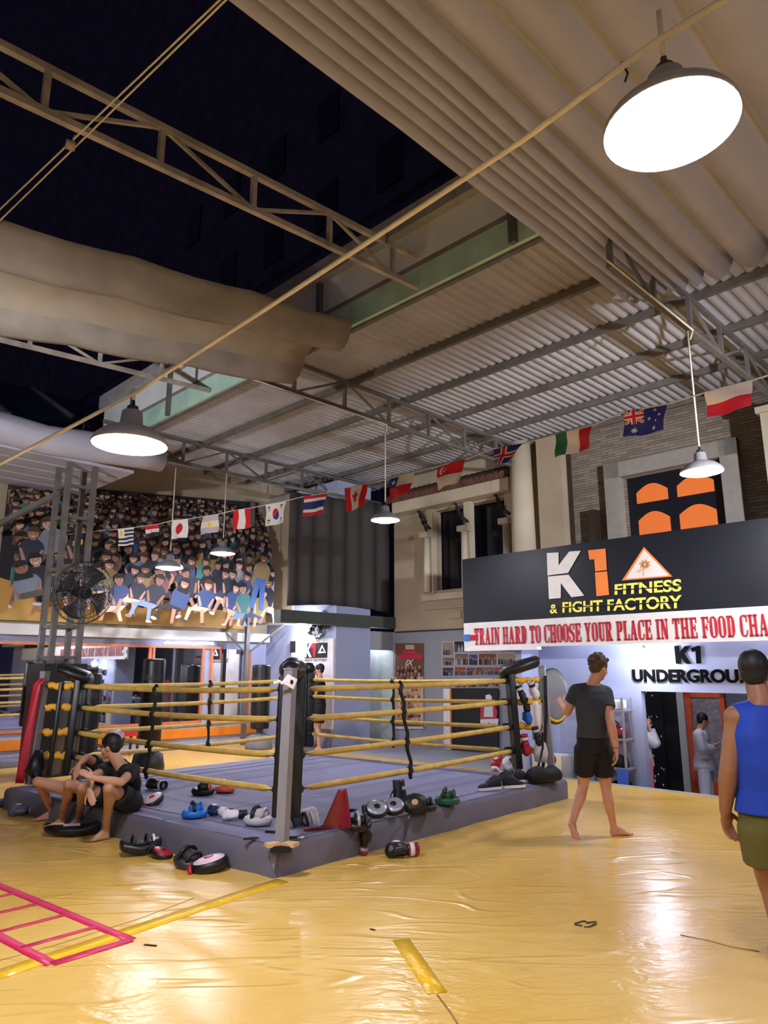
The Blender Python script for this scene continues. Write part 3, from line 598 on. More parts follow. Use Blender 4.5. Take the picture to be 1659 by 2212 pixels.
# ---- dark curtain and beam
cu = thing('dark_curtain', 'large dark grey curtain hung above the passage in the far corner', 'curtain', BW(10.6, -11.9, 2.9))
mb = MB(); mb.grid(lambda u, v: BW(9.05+3.1*u, -11.93+.035*math.sin(u*42)+.02*math.sin(u*17+1), 2.95+.1*(1-v)*math.sin(u*3)+(2.45+.2*u)*v), 90, 8); mb.build('cloth', mat('charcoal_cloth', (62, 58, 58), .85, var=.15, vscale=2), cu, True, solid=.01)
MB().cyl(BW(8.9, -11.93, 5.5), BW(12.15, -11.93, 5.62), .03).build('rod', M_STEEL, cu, True)
tag(MB().bbox(8.82, 12.18, -12.02, -11.8, 2.6, 2.86).build('green_beam', mat('dark_green_steel', (70, 78, 74), .5)), 'dark green steel beam below the dark curtain', 'beam')
gp = thing('steel_post', 'thin grey steel post with side brace beside the mural', 'post', BW(9.3, -13.9, 0))
MB().bar(BW(9.6, -14.1, 0), BW(9.6, -14.1, 5.6), .09, up=V((1,1,0))).build('shaft', M_STEEL, gp, True)
MB().bar(BW(9.6, -14.1, 2.7), BW(10.45, -13.3, 2.7), .05).build('arm', M_STEEL, gp, True); MB().bar(BW(9.6, -14.1, 2.0), BW(10.2, -13.5, 2.68), .04).build('brace', M_STEEL, gp, True); MB().bar(BW(9.6, -14.1, 2.0), BW(9.2, -14.4, 2.5), .04).build('brace', M_STEEL, gp, True)
# ================================================================== CROWD MURAL (flat print)
mu = thing('crowd_mural', 'huge wall print of a seated crowd of gym members above the mirrors', 'mural', BW(7, -14.5, 2.55))
def MQ(u, v, k=0):                                              # u along the print, v up, k layer
    s = 4.25 + 5.78*u; z0 = 2.56 + .04*u; z1 = 5.2 + .55*u
    return BW(s, -14.5 + .0008*k, z0 + (z1-z0)*v)
mb = MB(); mb.prism([MQ(0,0), MQ(1,0), MQ(1,1), MQ(0,1)], BW(0, -.02, 0), (44, 42, 52)); 
rng = random.Random(3)
mb.poly([MQ(0,0,1), MQ(1,0,1), MQ(1,.11,1), MQ(.7,.16,1), MQ(.4,.26,1), MQ(.18,.2,1), MQ(0,.3,1)], (214, 168, 92))
lay = [2]; PIV = [0, 0, 0]
def tilt(a, b):                                                 # lean a figure about its own middle
    x, y, q = (a-PIV[0])*5.78, (b-PIV[1])*2.95, PIV[2]; return PIV[0]+(x*math.cos(q)-y*math.sin(q))/5.78, PIV[1]+(x*math.sin(q)+y*math.cos(q))/2.95
def MC(a, b, k): a, b = tilt(a, b); return MQ(min(.998, max(.002, a)), min(.995, max(.004, b)), k)
def disc(u, v, ru, rv, col, n=12, a0=0, a1=2*math.pi):
    mb.poly([MC(u+ru*math.cos(a0+(a1-a0)*k/n), v+rv*math.sin(a0+(a1-a0)*k/n), lay[0]) for k in range(n+(a1-a0 < 6))], col); lay[0] += .25
def pl(pts, col): mb.poly([MC(a, b, lay[0]) for a, b in pts], col); lay[0] += .25
SKIN = [(186,144,122),(166,124,102),(146,104,84),(198,158,138),(176,132,114)]
SHIRT = [(40,42,56),(30,30,36),(120,128,146),(76,92,122),(56,74,116),(158,160,172),(44,50,72),(92,104,128),(64,118,118),(140,122,76),(110,70,70),(50,48,58),(34,34,44),(26,28,40),(44,46,60)]
def figure(u, v, h, seated):                                    # v = head centre, h = head height in v
    PIV[:] = [u, v-h, rng.uniform(-.32, .32)]; w = h*.30*rng.uniform(.85, 1.1); sk = rng.choice(SKIN); sh = rng.choice(SHIRT); q = rng.uniform(-.3, .3)*w
    if seated and v < .55:
        pc = rng.choice([(58,66,92),(196,176,150),(40,40,48),(120,140,170)]); kx = rng.choice((-1, 1))*w*1.6
        pl([(u-w*1.6, v-h*2.2), (u+w*1.6, v-h*2.2), (u+w*1.9+kx, v-h*3.0), (u-w*1.5+kx, v-h*3.1)], pc)
        for o in (-1, 1): pl([(u+kx+o*w*1.2-w*.35, v-h*2.8), (u+kx+o*w*1.2+w*.45, v-h*2.8), (u+kx+o*w*1.7+w*.3, v-h*4.3), (u+kx+o*w*1.7-w*.3, v-h*4.3)], sk if rng.random() < .6 else pc)
        for o in (-1, 1): disc(u+kx+o*w*1.9, v-h*4.35, w*.6, h*.16, rng.choice([(60,60,70),(200,196,200),sk]))
    pl([(u-w*.45, v-h*.4), (u+w*.45, v-h*.4), (u+w*1.5, v-h*.85), (u+w*1.85, v-h*1.3), (u+w*1.5, v-h*2.5), (u-w*1.5, v-h*2.5), (u-w*1.85, v-h*1.3), (u-w*1.5, v-h*.85)], sh)
    if rng.random() < .7:
        for o in (-1, 1): pl([(u+o*w*1.75, v-h*1.35), (u+o*w*1.35, v-h*1.4), (u+o*w*.6, v-h*2.35), (u+o*w*1.1, v-h*2.5)], sk)
    hc = rng.choice([(26,24,26),(34,28,26),(70,52,40),(22,20,22)])
    pl([(u-w*.35, v-h*.25), (u+w*.35, v-h*.25), (u+w*.4, v-h*.62), (u-w*.4, v-h*.62)], tuple(int(x*.86) for x in sk))
    if rng.random() < .3: pl([(u-w*1.0, v+h*.1), (u+w*1.0, v+h*.1), (u+w*1.15, v-h*.95), (u+w*.6, v-h*1.0), (u-w*.6, v-h*1.0), (u-w*1.15, v-h*.95)], hc)
    disc(u, v+h*.06, w*.98, h*.56, hc); disc(u+q*.4, v-h*.06, w*.78, h*.46, sk)
    pl([(u-w*.85, v+h*.12), (u+w*.85, v+h*.12), (u+w*.7, v+h*.42), (u-w*.7, v+h*.42)], hc)
    for o in (-1, 1): disc(u+q*.4+o*w*.34, v+h*.0, w*.13, h*.04, (44,32,30), 6)
    pl([(u+q*.4-w*.3, v-h*.25), (u+q*.4+w*.3, v-h*.25), (u+q*.4+w*.16, v-h*.33), (u+q*.4-w*.16, v-h*.33)], (236,220,216) if rng.random() < .5 else (150,84,78))
    pl([(u+q*.4-w*.1, v-h*.04), (u+q*.4+w*.08, v-h*.04), (u+q*.4+w*.12, v-h*.17), (u+q*.4-w*.12, v-h*.17)], tuple(int(x*.88) for x in sk))
rows = [(.97,.032,46),(.935,.034,44),(.90,.036,42),(.86,.038,38),(.815,.042,34),(.77,.044,32),(.72,.048,29),(.665,.051,26),(.605,.054,24),(.54,.058,22),(.47,.061,20),(.39,.064,17),(.31,.066,11)]
for ri, (v, h, n) in enumerate(rows):
    for k in range(n):
        u = (k+.5+.35*rng.uniform(-1, 1))/n; bow = .12*(abs(u-.45)**1.6)
        if v < .42 and u < .24: continue
        figure(u, v - bow + rng.uniform(-.022, .022), h*(1.3 if u < .2 else 1)*rng.uniform(.88, 1.12), ri > 8)
figure(.93, .52, .075, False); pl([(.905,.36),(.955,.36),(.965,.13),(.945,.13),(.93,.30),(.92,.13),(.898,.13)], (70,104,160))
for u, v, h in ((.10,.66,.085), (.045,.58,.08), (.07,.40,.085), (.16,.46,.08),(.10,.60,.085) if False else (.125,.34,.08), (.19,.63,.085), (.03,.34,.085)): figure(u, v, h, False)
mb.build('printed_sheet', PRINT, mu, True)
# ================================================================== MIRRORS
def mirror(label, s0, s1, z0=.55, z1=2.12):
    t = thing('wall_mirror', label, 'mirror', BW((s0+s1)/2, -14.58, z0), 0, 'wall mirrors')
    MB().bbox(s0, s1, -14.6, -14.575, z0, z1).build('glass', M_MIRROR, t, True)
    mb = MB()
    for a in ((s0-.05,s0,z0-.05,z1), (s1,s1+.05,z0-.05,z1), (s0-.05,s1+.05,z0-.05,z0)): mb.bbox(a[0], a[1], -14.6, -14.55, a[2], a[3])
    mb.build('frame', M_ORFRAME, t, True)
mirror('long wall mirror at the far left of the frame', -2.0, 3.55)
mirror('wall mirror left of the free standing bags', 3.75, 7.42)
mirror('wall mirror between the orange frame posts reflecting the bags', 7.56, 8.72)
mirror('narrow wall mirror nearest the far corner', 9.0, 10.0)
# ================================================================== LATTICE COLUMN AND FANS
cc = ony(146, 1225, 12.1); cs, ct = ST(cc)
lc = thing('lattice_column', 'four legged grey steel column behind the left ring post', 'column', (cc.x, cc.y, 0))
for i, (a, b) in enumerate(((-.22,-.24), (-.22,.24), (.22,-.24), (.22,.24))):
    MB().bar(BW(cs+a, ct+b, 0), BW(cs+a, ct+b, 5.15), .085, up=V((1,1,0))).build('column_leg', M_STEEL, lc, True)
for z in (1.85, 2.35, 3.3, 4.2, 4.75):
    mb = MB()
    for a, b, c, d in ((-.22,-.24,-.22,.24), (.22,-.24,.22,.24), (-.22,-.24,.22,-.24), (-.22,.24,.22,.24)): mb.bar(BW(cs+a, ct+b, z), BW(cs+c, ct+d, z), .05)
    mb.build('tie_ring', M_STEEL, lc, True)
MB().bar(BW(cs-.1, ct-.3, 4.75), BW(cs-.9, ct-1.6, 4.1), .09).build('brace', M_STEEL, lc, True)
MB().bar(BW(cs-.1, ct-.3, 3.0), BW(cs-.4, ct-.9, 2.9), .09).build('brace', M_STEEL, lc, True)
MB().bbox(cs-.34, cs+.34, ct-.36, ct+.36, .0, 1.75).build('column_wrap', M_BLACK, lc, True)
def fan(label, p, face, R, group='wall fans'):
    face = V(face).normalized(); r = thing('wall_fan', label, 'fan', p, 0, group); x, y, d = basis(face); M = Matrix((x, y, d)).transposed()
    T = lambda a, b, c: M @ V((a, b, c))
    mb = MB()
    for rr_, zz in ((R,0), (R*.99,.05), (R*.8,.12), (R*.55,.15), (R*.3,.165), (R*.8,-.08), (R*.55,-.12), (R*.3,-.14)):
        mb.tube([T(rr_*math.cos(k*math.pi/16), rr_*math.sin(k*math.pi/16), zz*R*2) for k in range(33)], .006, 5)
    for k in range(36):
        a = k*math.pi/18; c, s_ = math.cos(a), math.sin(a)
        mb.tube([T(.12*R*c, .12*R*s_, .33*R), T(.6*R*c, .6*R*s_, .28*R), T(R*c, R*s_, 0), T(.6*R*c, .6*R*s_, -.24*R), T(.15*R*c, .15*R*s_, -.28*R)], .0035, 4)
    mb.build('guard', M_CHAR, r)
    mb = MB()
    for k in range(4):
        a = k*math.pi/2+.4
        mb.grid(lambda u, v: T(R*(.15+.72*u)*math.cos(a+(v-.5)*(.5+.55*u)), R*(.15+.72*u)*math.sin(a+(v-.5)*(.5+.55*u)), .10*(v-.5)), 6, 6)
    mb.build('blades', M_CHAR, r, solid=.006)
    MB().cyl(T(0,0,-.55*R), T(0,0,.2*R), .17*R, .2*R).build('motor', M_BLACKM, r)
    return r
fp = ony(180, 1280, 11.55)
f1 = fan('big black cage fan fixed to the lattice column', fp, (.75, -.65, -.15), .50)
MB().bar(V((-.15,.2,0)), BW(cs, ct, 2.9)-fp, .06).build('fan_arm', M_STEEL, f1)
fp2 = BW(10.4, -12.42, 2.62)
f2 = fan('wall fan seen edge on beside the bright corner lamp', fp2, (1, .25, -.2), .36); MB().tube([V((-.1,0,0)), V((.1,.1,-.25)), V((.3,.2,-.2)), BW(10.5,-12.2,2.4)-fp2], .02).build('fan_arm', M_STEEL, f2)
fan('white wall clock like fan guard by the corner lamp', BW(10.42, -12.75, 2.56), (-.2, -1, 0), .16).children[0].data.materials[0] = M_WHITEP
# ================================================================== BOXING RING
PH = .25
A_, B_, C_ = V((-.90, 6.25, 0)), V((2.42, 9.92, 0)), V((-4.63, 9.19, 0)); D_ = B_ + C_ - A_
CEN = (B_+C_)/2
ring = thing('boxing_ring', 'boxing ring with grey canvas platform and four yellow ropes', 'boxing ring', CEN)
def quad_inset(d, z): return [p + (CEN-p).normalized()*d + V((0,0,z)) for p in (A_, B_, D_, C_)]
mb = MB(); rings = [quad_inset(d, z) for d, z in ((0, 0), (.0, PH-.05), (.02, PH-.015), (.06, PH))]
def crn(P, n=10):                                               # subdivide the outline so the cloth can sag a little
    out = []
    for i in range(4):
        a, b = P[i], P[(i+1) % 4]
        for k in range(n): out.append(a.lerp(b, k/n))
    return out
rs = [crn(r, 24) for r in rings]; n = len(rs[0]); vs = []; fs = []
for ri, r in enumerate(rs):
    for k, p in enumerate(r):
        w = .012*math.sin(k*1.7)+.010*math.sin(k*.63+1) if k % 24 else 0
        dirn = (p-CEN); dirn.z = 0; vs.append(p + dirn.normalized()*w*(1 if ri < 3 else .3) - V((0,0,.006*(ri > 0)*abs(math.sin(k*.9)))))
for r in range(3):
    for k in range(n): fs.append((r*n+k, r*n+(k+1) % n, (r+1)*n+(k+1) % n, (r+1)*n+k))
mb.add(vs, fs, smooth=True); mb.build('platform_skirt', M_SKIRT, ring, True)
top = rs[3]; topz = V((0,0,PH-.004))
mb = MB(); q = quad_inset(.05, 0)
def cv(u, v):
    p = q[0].lerp(q[1], u).lerp(q[3].lerp(q[2], u), v); return V((p.x, p.y, PH + .004*math.sin(u*23+v*7)*math.sin(v*19) - (.004 if (u < .001 or u > .999 or v < .001 or v > .999) else 0)))
mb.grid(cv, 60, 60); mb.build('canvas', M_CANV, ring, True)
for f in (.33, .66):                                            # laced seams of the canvas sheets
    a, b = cv(0, f), cv(1, f); MB().tube([a.lerp(b, k/20)+V((0,0,.002)) for k in range(21)], .006, 6).build('canvas_seam', M_SKIRT, ring, True)
tp = V((0,0,0))
mb = MB(); a, b = cv(.0, .07), cv(.0, .93); mb.tube([cv(.055, .05+.9*k/20)+V((0,0,.001)) for k in range(21)], .008, 6); mb.build('canvas_seam', M_SKIRT, ring, True)
# posts: base and top as they stand (a little splayed)
PB = dict(front=V((-.84, 6.30, PH)), right=V((2.24, 9.98, PH)), left=V((-4.44, 9.42, PH)))
PB['back'] = PB['right'] + PB['left'] - PB['front']; PB['back'].z = PH
PT = dict(front=ony(628, 1446, 6.34), right=ony(1170, 1440, 9.98), left=ony(98, 1452, 9.46)); PT['back'] = PB['back'] + V((0,0,1.42))
CT = (PB['right'] + PB['left'])/2
QB = {}
for k in PB:
    d = (CT-PB[k]); d.z = 0; QB[k] = d.normalized()
HT = [1.24, .965, .645, .345]
def post_at(k, h):
    f = h/1.42; return PB[k].lerp(PT[k], f)
def pad_at(k, h): return post_at(k, h) + QB[k]*.46
for k in PB:
    x = QB[k]; side = V((-x.y, x.x, 0))
    po = MB().bar(PB[k], PT[k], .085, up=side.lerp(x, .35)).build('corner_post', M_POST, ring, True)
    MB().bar(PT[k]-V((0,0,.004)), PT[k]+V((0,0,.012)), .095, up=side.lerp(x, .35)).build('post_cap', M_POST, po, True)
    mb = MB(); w = .125
    lo, hi = pad_at(k, .12), pad_at(k, 1.36)
    for o in (-1, 1): mb.bar(lo+side*o*w*.5, hi+side*o*w*.5, .13, .09, up=x)
    pd = mb.build('corner_pad', M_BLACK, ring, True, bevel=.02)
    hi2 = pad_at(k, 1.36)
    if k == 'left':
        o_ = side*(.10 if side.y > 0 else -.10); MB().bar(post_at(k,.10)+x*.24+o_, post_at(k,1.30)+x*.24+o_, .36, .05, up=o_.cross(V((0,0,1)))).build('corner_panel', M_BLACK, pd, True, bevel=.015)
    mb = MB(); c0 = hi2 + V((0,0,.04)); dn = (PT[k]+V((0,0,.03))-c0)
    if k in ('front', 'back'): mb.ell(c0-x*.10+V((0,0,.02)), (.125,.2,.11)); mb.ell(c0-x*.28+V((0,0,.01)), (.10,.14,.09))
    else:
        y = V((0,0,1)).cross(dn.normalized())
        a, b = c0 + x*.14 - V((0,0,.06)) , c0 - x*.42 + V((0,0,.10))
        if k == 'left': a, b = c0 + x*.14 - V((0,0,.07)), c0 - x*.30 + V((0,0,.07))
        mb.loft([(a.lerp(b, f), y*(.17*wd), (V((0,0,1))*.085*wd)) for f, wd in ((0,.2), (.03,.75), (.1,1), (.5,1.05), (.9,1), (.97,.75), (1,.2))], 16)
    mb.build('top_cushion', M_BLACK, pd, True)
    for h in HT:                                                # turnbuckle between post and pad under its cloth cover
        a, b = post_at(k, h) + x*.05, pad_at(k, h)
        if k in ('left', 'right'):
            pts = [a.lerp(b, f) + V((0,0,.012*math.sin(f*20+h*9))) for f in [i/12 for i in range(13)]]
            MB().tube(pts, [.043+.010*math.sin(i*1.9+h*5) for i in range(13)], 10).build('turnbuckle_cover', M_ROPE2, ring, True)
        else: MB().tube([a, b], .028, 8).build('turnbuckle_cover', M_ROPE2, ring, True)
def rope_pt(a, b, h, u, sag, in_=.0):
    p, q = pad_at(a, h), pad_at(b, h); r = p.lerp(q, u); r.z -= sag*4*u*(1-u); return r
ROPES = {}
for a, b, sg_ in (('front', 'left', .03), ('front', 'right', .015), ('right', 'back', .025), ('left', 'back', .03)):
    for i, h in enumerate(HT):
        u0, u1 = .035, .965
        pts = [rope_pt(a, b, h, u0+(u1-u0)*k/24, sg_) for k in range(25)]
        o = MB().tube(pts, .03, 10).build('rope', M_ROPE, ring, True)
        for e, f in ((0, 1), (24, 23)):
            d = (pts[f]-pts[e]).normalized(); MB().cyl(pts[e]-d*.05, pts[e]+d*.02, .042, n=12).build('rope_end', M_BLACKM, o, True)
    for u in ({'frontleft': (.56,), 'frontright': (.40,), 'rightback': (.52,), 'leftback': (.50,)}[a+b]):
        pts = []; 
        for i, h in enumerate(HT):
            c = rope_pt(a, b, h, u + .012*i*(1 if b == 'right' else .2), sg_)
            pts += [c + V((0,0,.05)) if i == 0 else c + V((.015,-.02,.09)), c + V((0,-.035,0)), c - V((-.01,.02,.08))]
        st = MB().tube(pts, [.02 if k % 3 != 1 else .028 for k in range(len(pts))], 8).build('rope_tie', M_BLACK, ring, True)
        for i, h in enumerate(HT):
            c = rope_pt(a, b, h, u + .012*i*(1 if b == 'right' else .2), sg_); d = (rope_pt(a, b, h, u+.05, sg_)-c).normalized()
            MB().cyl(c-d*.025, c+d*.025, .038, n=12).build('tie_loop', M_BLACK, st, True)
# wooden block and cut cloth at the near corner
x = (QB['front']); side = V((-x.y, x.x, 0))
p = PB['front'] - x*.06
MB().box(p + V((0,0,.012)) + side*.065, (.13,.08,.03), Matrix.Rotation(.5, 3, 'Z')).build('wood_block', M_WOOD, ring, True); MB().box(p + V((0,0,.012)) - side*.065, (.13,.09,.03), Matrix.Rotation(-.45, 3, 'Z')).build('wood_block', M_WOOD, ring, True)
MB().box(p - x*.02 - V((0,0,.02)), (.16,.06,.05)).build('corner_plate', M_BLACKM, ring, True)
fl_ = A_ + V((-.0,-.012,.16)); MB().prism([fl_+V((-.05,.035,.04)), fl_+V((.03,.02,.03)), fl_+V((.01,-.0,-.1))], V((0,-.006,0))).build('torn_cloth', M_GREY, ring, True)
# red cloth strip hanging down the left post
def strap(name, label, pts, w, m, cat='strap', th=.006):
    pts = [V(p) for p in pts]; mb = MB()
    mb.grid(lambda u, v: pts[min(len(pts)-1, int(round(v*(len(pts)-1))))] + V((w*(u-.5), .3*w*math.sin(u*5+v*6)*.3, 0)), 4, len(pts)-1)
    return tag(mb.build(name, m, solid=th), label, cat)
pts = [post_at('left', 1.34) - QB['left']*.06 + V((.10,-.1,.0))]
for f in (.9,.8,.7,.6,.5,.4,.3,.2,.1,.02): pts.append(post_at('left', 1.40*f) + V((-.03-.05*(1-f),-.10,0)))
strap('red_cloth', 'red cloth strip draped down the left ring post', pts, .11, M_RED, 'cloth')
tag(MB().add([BW(0,0,0)]*0, []).tube([PB['left']+V((.18,-.10,.02)), PB['left']+V((.1,-.12,.18)), PB['left']+V((.12,-.1,.42))], [.10,.12,.05], 10).build('black_bag', M_BLACK), 'black bag slumped at the foot of the left ring post', 'bag')
# white tag on the front post
tg = thing('white_glove_tag', 'crumpled white tag tied to the top of the front ring post', 'tag', ony(618, 1472, 6.22))
MB().box((.035, 0, .0), (.12, .02, .09), Matrix.Rotation(.5, 3, 'Y'), taper=.8).build('card', M_WHITE, tg, bevel=.006)
mb = MB()
for k in range(4): mb.ell((-.09+.03*k, 0, -.012+.01*(k % 2)), (.02, .012, .016))
mb.build('string_knots', M_WHITE, tg); MB().ell((.05, -.012, -.005), (.014, .004, .02)).build('print', M_BLACKM, tg)
# ================================================================== FLAGS ON A LINE
WH=(232,222,214); RD=(206,24,44); NV=(36,44,108); YL=(240,196,40); GR=(44,112,74); BK=(24,24,28)
def star(u, v, cx, cy, r, ar=1.5, n=5):
    x, y = (u-cx)*ar, (v-cy); d = math.hypot(x, y)
    if d > r: return False
    a = (math.atan2(x, y) % (2*math.pi/n)); a = abs(a-math.pi/n); return d*math.cos(math.pi/n*2-a if False else a*0) < r*(.42+.58*(a/(math.pi/n))**1.4)
def circ(u, v, cx, cy, r, ar=1.5): return math.hypot((u-cx)*ar, v-cy) < r
def ujack(u, v):                                                # crossed red and white bars on blue
    a = abs(u-.5)*1.6; b = abs(v-.5)
    if a < .12 or b < .10: return RD
    if a < .22 or b < .19: return WH
    d = min(abs((u-.5)-(v-.5)), abs((u-.5)+(v-.5)))
    return RD if d < .05 else WH if d < .13 else NV
def f_viet(u, v): return YL if star(u, v, .5, .5, .3) else (214,36,40)
def f_swed(u, v): return YL if abs(u-.38) < .1 or abs(v-.5) < .12 else (26,44,84)
def f_urug(u, v):
    if u < .38 and v > .45: return YL if circ(u, v, .19, .72, .15) else WH
    return WH if int(v*9) % 2 == 0 else (40,44,70)
def f_egy(u, v): return RD if v > .64 else (YL if circ(u, v, .5, .48, .12) else WH) if v > .34 else (34,34,60)
def f_jpn(u, v): return (200,20,44) if circ(u, v, .5, .5, .3) else WH
def f_arg(u, v): return (YL if circ(u, v, .5, .5, .13) else (226,212,190)) if .33 < v < .67 else (190,176,178)
def f_peru(u, v): return WH if .33 < u < .67 else (214,28,34)
def f_kor(u, v):
    if circ(u, v, .5, .5, .25): return RD if v > .5+.08*math.sin((u-.5)*18) else (30,60,130)
    for cx, cy in ((.18,.8),(.82,.8),(.18,.2),(.82,.2)):
        if abs(u-cx) < .07 and abs(v-cy) < .1 and int((v-cy+.1)*30) % 2 == 0: return BK
    return WH
def f_thai(u, v): return RD if v < .17 or v > .83 else WH if v < .33 or v > .67 else NV
def f_can(u, v):
    if u < .25 or u > .75: return (214,24,36)
    x, y = (u-.5)*1.5, v-.5
    if abs(x) < .02 and -.3 < y < 0: return RD
    d = math.hypot(x, y-.02); a = math.atan2(x, y-.02)
    return (214,24,36) if d < .14+.11*abs(math.cos(a*2.5))**1.5 and y > -.2 else WH
def f_chile(u, v): return (214,28,44) if v < .5 else (WH if star(u, v, .17, .75, .13) else (34,62,140)) if u < .34 else WH
def f_sing(u, v):
    if v < .5: return WH
    if circ(u, v, .2, .75, .17) and not circ(u, v, .26, .75, .15): return WH
    for k in range(5):
        if circ(u, v, .29+.055*math.sin(k*1.257), .75+.08*math.cos(k*1.257), .028): return WH
    return (208,24,44)
def f_ice(u, v):
    if abs(u-.4) < .06 or abs(v-.5) < .08: return RD
    return WH if abs(u-.4) < .12 or abs(v-.5) < .16 else (36,46,130)
def f_grw(u, v): return GR if u < .34 else WH if u < .67 else (206,40,46)
def f_aus(u, v):
    if u < .48 and v > .48: return ujack(u/.48, (v-.48)/.52)
    for cx, cy, r in ((.24,.22,.13),(.74,.85,.07),(.62,.55,.07),(.87,.62,.07),(.74,.17,.08),(.80,.42,.04)):
        if star(u, v, cx, cy, r, 1.6, 7): return WH
    return (40,46,122)
def f_pol(u, v): return WH if v > .48 else (214,30,56)
FLAGS = [  # top-left px, top-right px, height px, skew of the foot, depths, pattern, label
 ((109,1159),(135,1156),30,(-3,0),13.6,f_viet,'small red flag with a yellow star at the left end of the line'),
 ((157,1153),(181,1150),42,(1,0),13.2,f_swed,'dark blue flag with a yellow cross beside the lattice column'),
 ((256,1143),(289,1139),37,(1,0),12.6,f_urug,'striped white and dark flag with a gold sun'),
 ((314,1136),(342,1132),26,(1,1),12.3,f_egy,'red white and black banded flag with a gold emblem'),
 ((373,1124),(406,1121),40,(-5,-2),11.9,f_jpn,'white flag with a red disc'),
 ((437,1116),(473,1110),39,(-6,-2),11.4,f_arg,'faded pale flag with a gold sun in the middle band'),
 ((503,1103),(543,1097),43,(0,-3),10.9,f_peru,'flag with red, white and red upright bands and no emblem'),
 ((574,1091),(618,1082),47,(2,-6),10.3,f_kor,'white flag with a red and blue disc and black bars'),
 ((658,1072),(705,1065),44,(-2,-6),9.6,f_thai,'flag with red, white and navy level stripes'),
 ((746,1055),(794,1044),50,(1,-8),8.9,f_can,'red and white flag with a red leaf'),
 ((842,1034),(896,1019),46,(-2,-16),8.1,f_chile,'white and red flag with a white star on a blue corner'),
 ((944,1008),(1006,992),50,(-1,-18),7.3,f_sing,'red over white flag with a crescent and small stars'),
 ((1064,970),(1130,958),38,(6,-32),6.6,f_ice,'folded blue flag with a red and white cross'),
 ((1200,939),(1279,919),50,(1,-6),5.9,f_grw,'flag with green, white and red upright bands'),
 ((1348,890),(1440,873),56,(2,-6),5.1,f_aus,'dark blue flag with white stars and a crossed corner'),
 ((1523,848),(1624,822),54,(7,0),4.4,f_pol,'white over red flag at the right end of the line')]
line = []
for i, (a, b, h, sk, Y, fn, lab) in enumerate(FLAGS):
    step = (FLAGS[i+1][4]-Y if i < 15 else -.7)*.38
    A, B = ony(*a, Y), ony(*b, Y+step*.8); line += [A, B]
    C, D = ony(a[0]+sk[0], a[1]+h, Y+.03), ony(b[0]+sk[1], b[1]+h, Y+step*.8-.03)
    nrm = (B-A).cross(V((0,0,1))).normalized()
    def pf(u, v, A=A, B=B, C=C, D=D, nrm=nrm, i=i): return C.lerp(D, u).lerp(A.lerp(B, u), v) + nrm*(.022*math.sin(u*7+i)*(1-.8*v) + .012*math.sin(v*6+u*4+i))
    tag(MB().grid(pf, 60, 40, fn).build('flag', PRINT, solid=.002), lab, 'flag', 'flags on the overhead line')
pre = [ony(-40, 1168, 14.6), ony(60, 1162, 14.0)]; post = [ony(1720, 792, 4.0)]
tag(MB().tube(pre+line+post, .006, 6).build('flag_line', M_WHITEP), 'thin cord carrying the row of small flags across the gym', 'cord')
# ================================================================== POSTERS, PHOTO PRINTS, DOORWAYS
def P_(s, px, py): return BW(s, *ons(px, py, s))
ps = thing('white_poster', 'white logo poster on the pale corner wall below the bright lamp', 'poster', BW(10.47, -12.75, .4))
MB().bbox(10.44, 10.49, -13.5, -12.02, .4, 2.33).build('sheet', M_WHITE, ps, True)
def px_prism(pts, s, m, parent, name, th=.004): MB().prism([P_(s, *p) for p in pts], BW(-th, 0, 0)).build(name, m, parent, True)
C3 = lambda x, y: (600+x/3.95, 1340+y/3.95)
px_prism([C3(235,195),C3(425,190),C3(420,318),C3(230,322)], 10.435, M_BLACKM, ps, 'logo_panel')
px_prism([C3(232,196),C3(252,196),C3(250,250),C3(275,196),C3(292,196),C3(262,255),C3(290,315),C3(268,315),C3(248,270),C3(246,315),C3(230,315)], 10.430, M_WHITE, ps, 'letter_k')
px_prism([C3(288,194),C3(328,192),C3(322,312),C3(300,314),C3(300,236),C3(284,240)], 10.430, M_RED, ps, 'numeral_one')
px_prism([C3(380,205),C3(412,278),C3(342,282)], 10.430, M_WHITE, ps, 'triangle')
px_prism([C3(380,232),C3(392,264),C3(366,266)], 10.425, M_BLACKM, ps, 'triangle_core')
mb = MB(); z = lambda x, y: ons(*C3(x, y), 10.43)
a, b, c = z(230,352), z(418,352), z(418,330)
put_text(mb, 'FIGHT FACTORY', lambda u, v: BW(10.43, a[0]+(b[0]-a[0])*u, a[1]+(c[1]-a[1])*v), .02); mb.build('lettering', M_BLACKM, ps, True)
tag(MB().prism([P_(10.47, *C3(115,178)), P_(10.47, *C3(162,176)), P_(10.47, *C3(160,275)), P_(10.47, *C3(112,278))], BW(-.03,0,0)).build('wall_notice', M_CHAR), 'small dark notice on the wall left of the white poster', 'notice')
ip = thing('event_poster', 'brown fight event poster with red title and rows of fighters', 'poster', BW(12.17, -11.4, .3))
def bp(x0, y0, x1, y1, col, s, mbx): mbx.prism([P_(s, *C3(x0,y0)), P_(s, *C3(x1,y0)), P_(s, *C3(x1,y1)), P_(s, *C3(x0,y1))], BW(-.004,0,0), col)
mb = MB(); bp(1003,196,1243,928,(116,74,52),12.18,mb); bp(1003,480,1243,870,(196,170,140),12.172,mb); bp(1003,905,1243,928,(200,196,200),12.17,mb)
bp(1090,210,1165,248,(196,176,160),12.17,mb); bp(1064,258,1182,285,(206,44,66),12.17,mb); bp(1032,288,1225,330,(206,44,66),12.17,mb)
rg = random.Random(5)
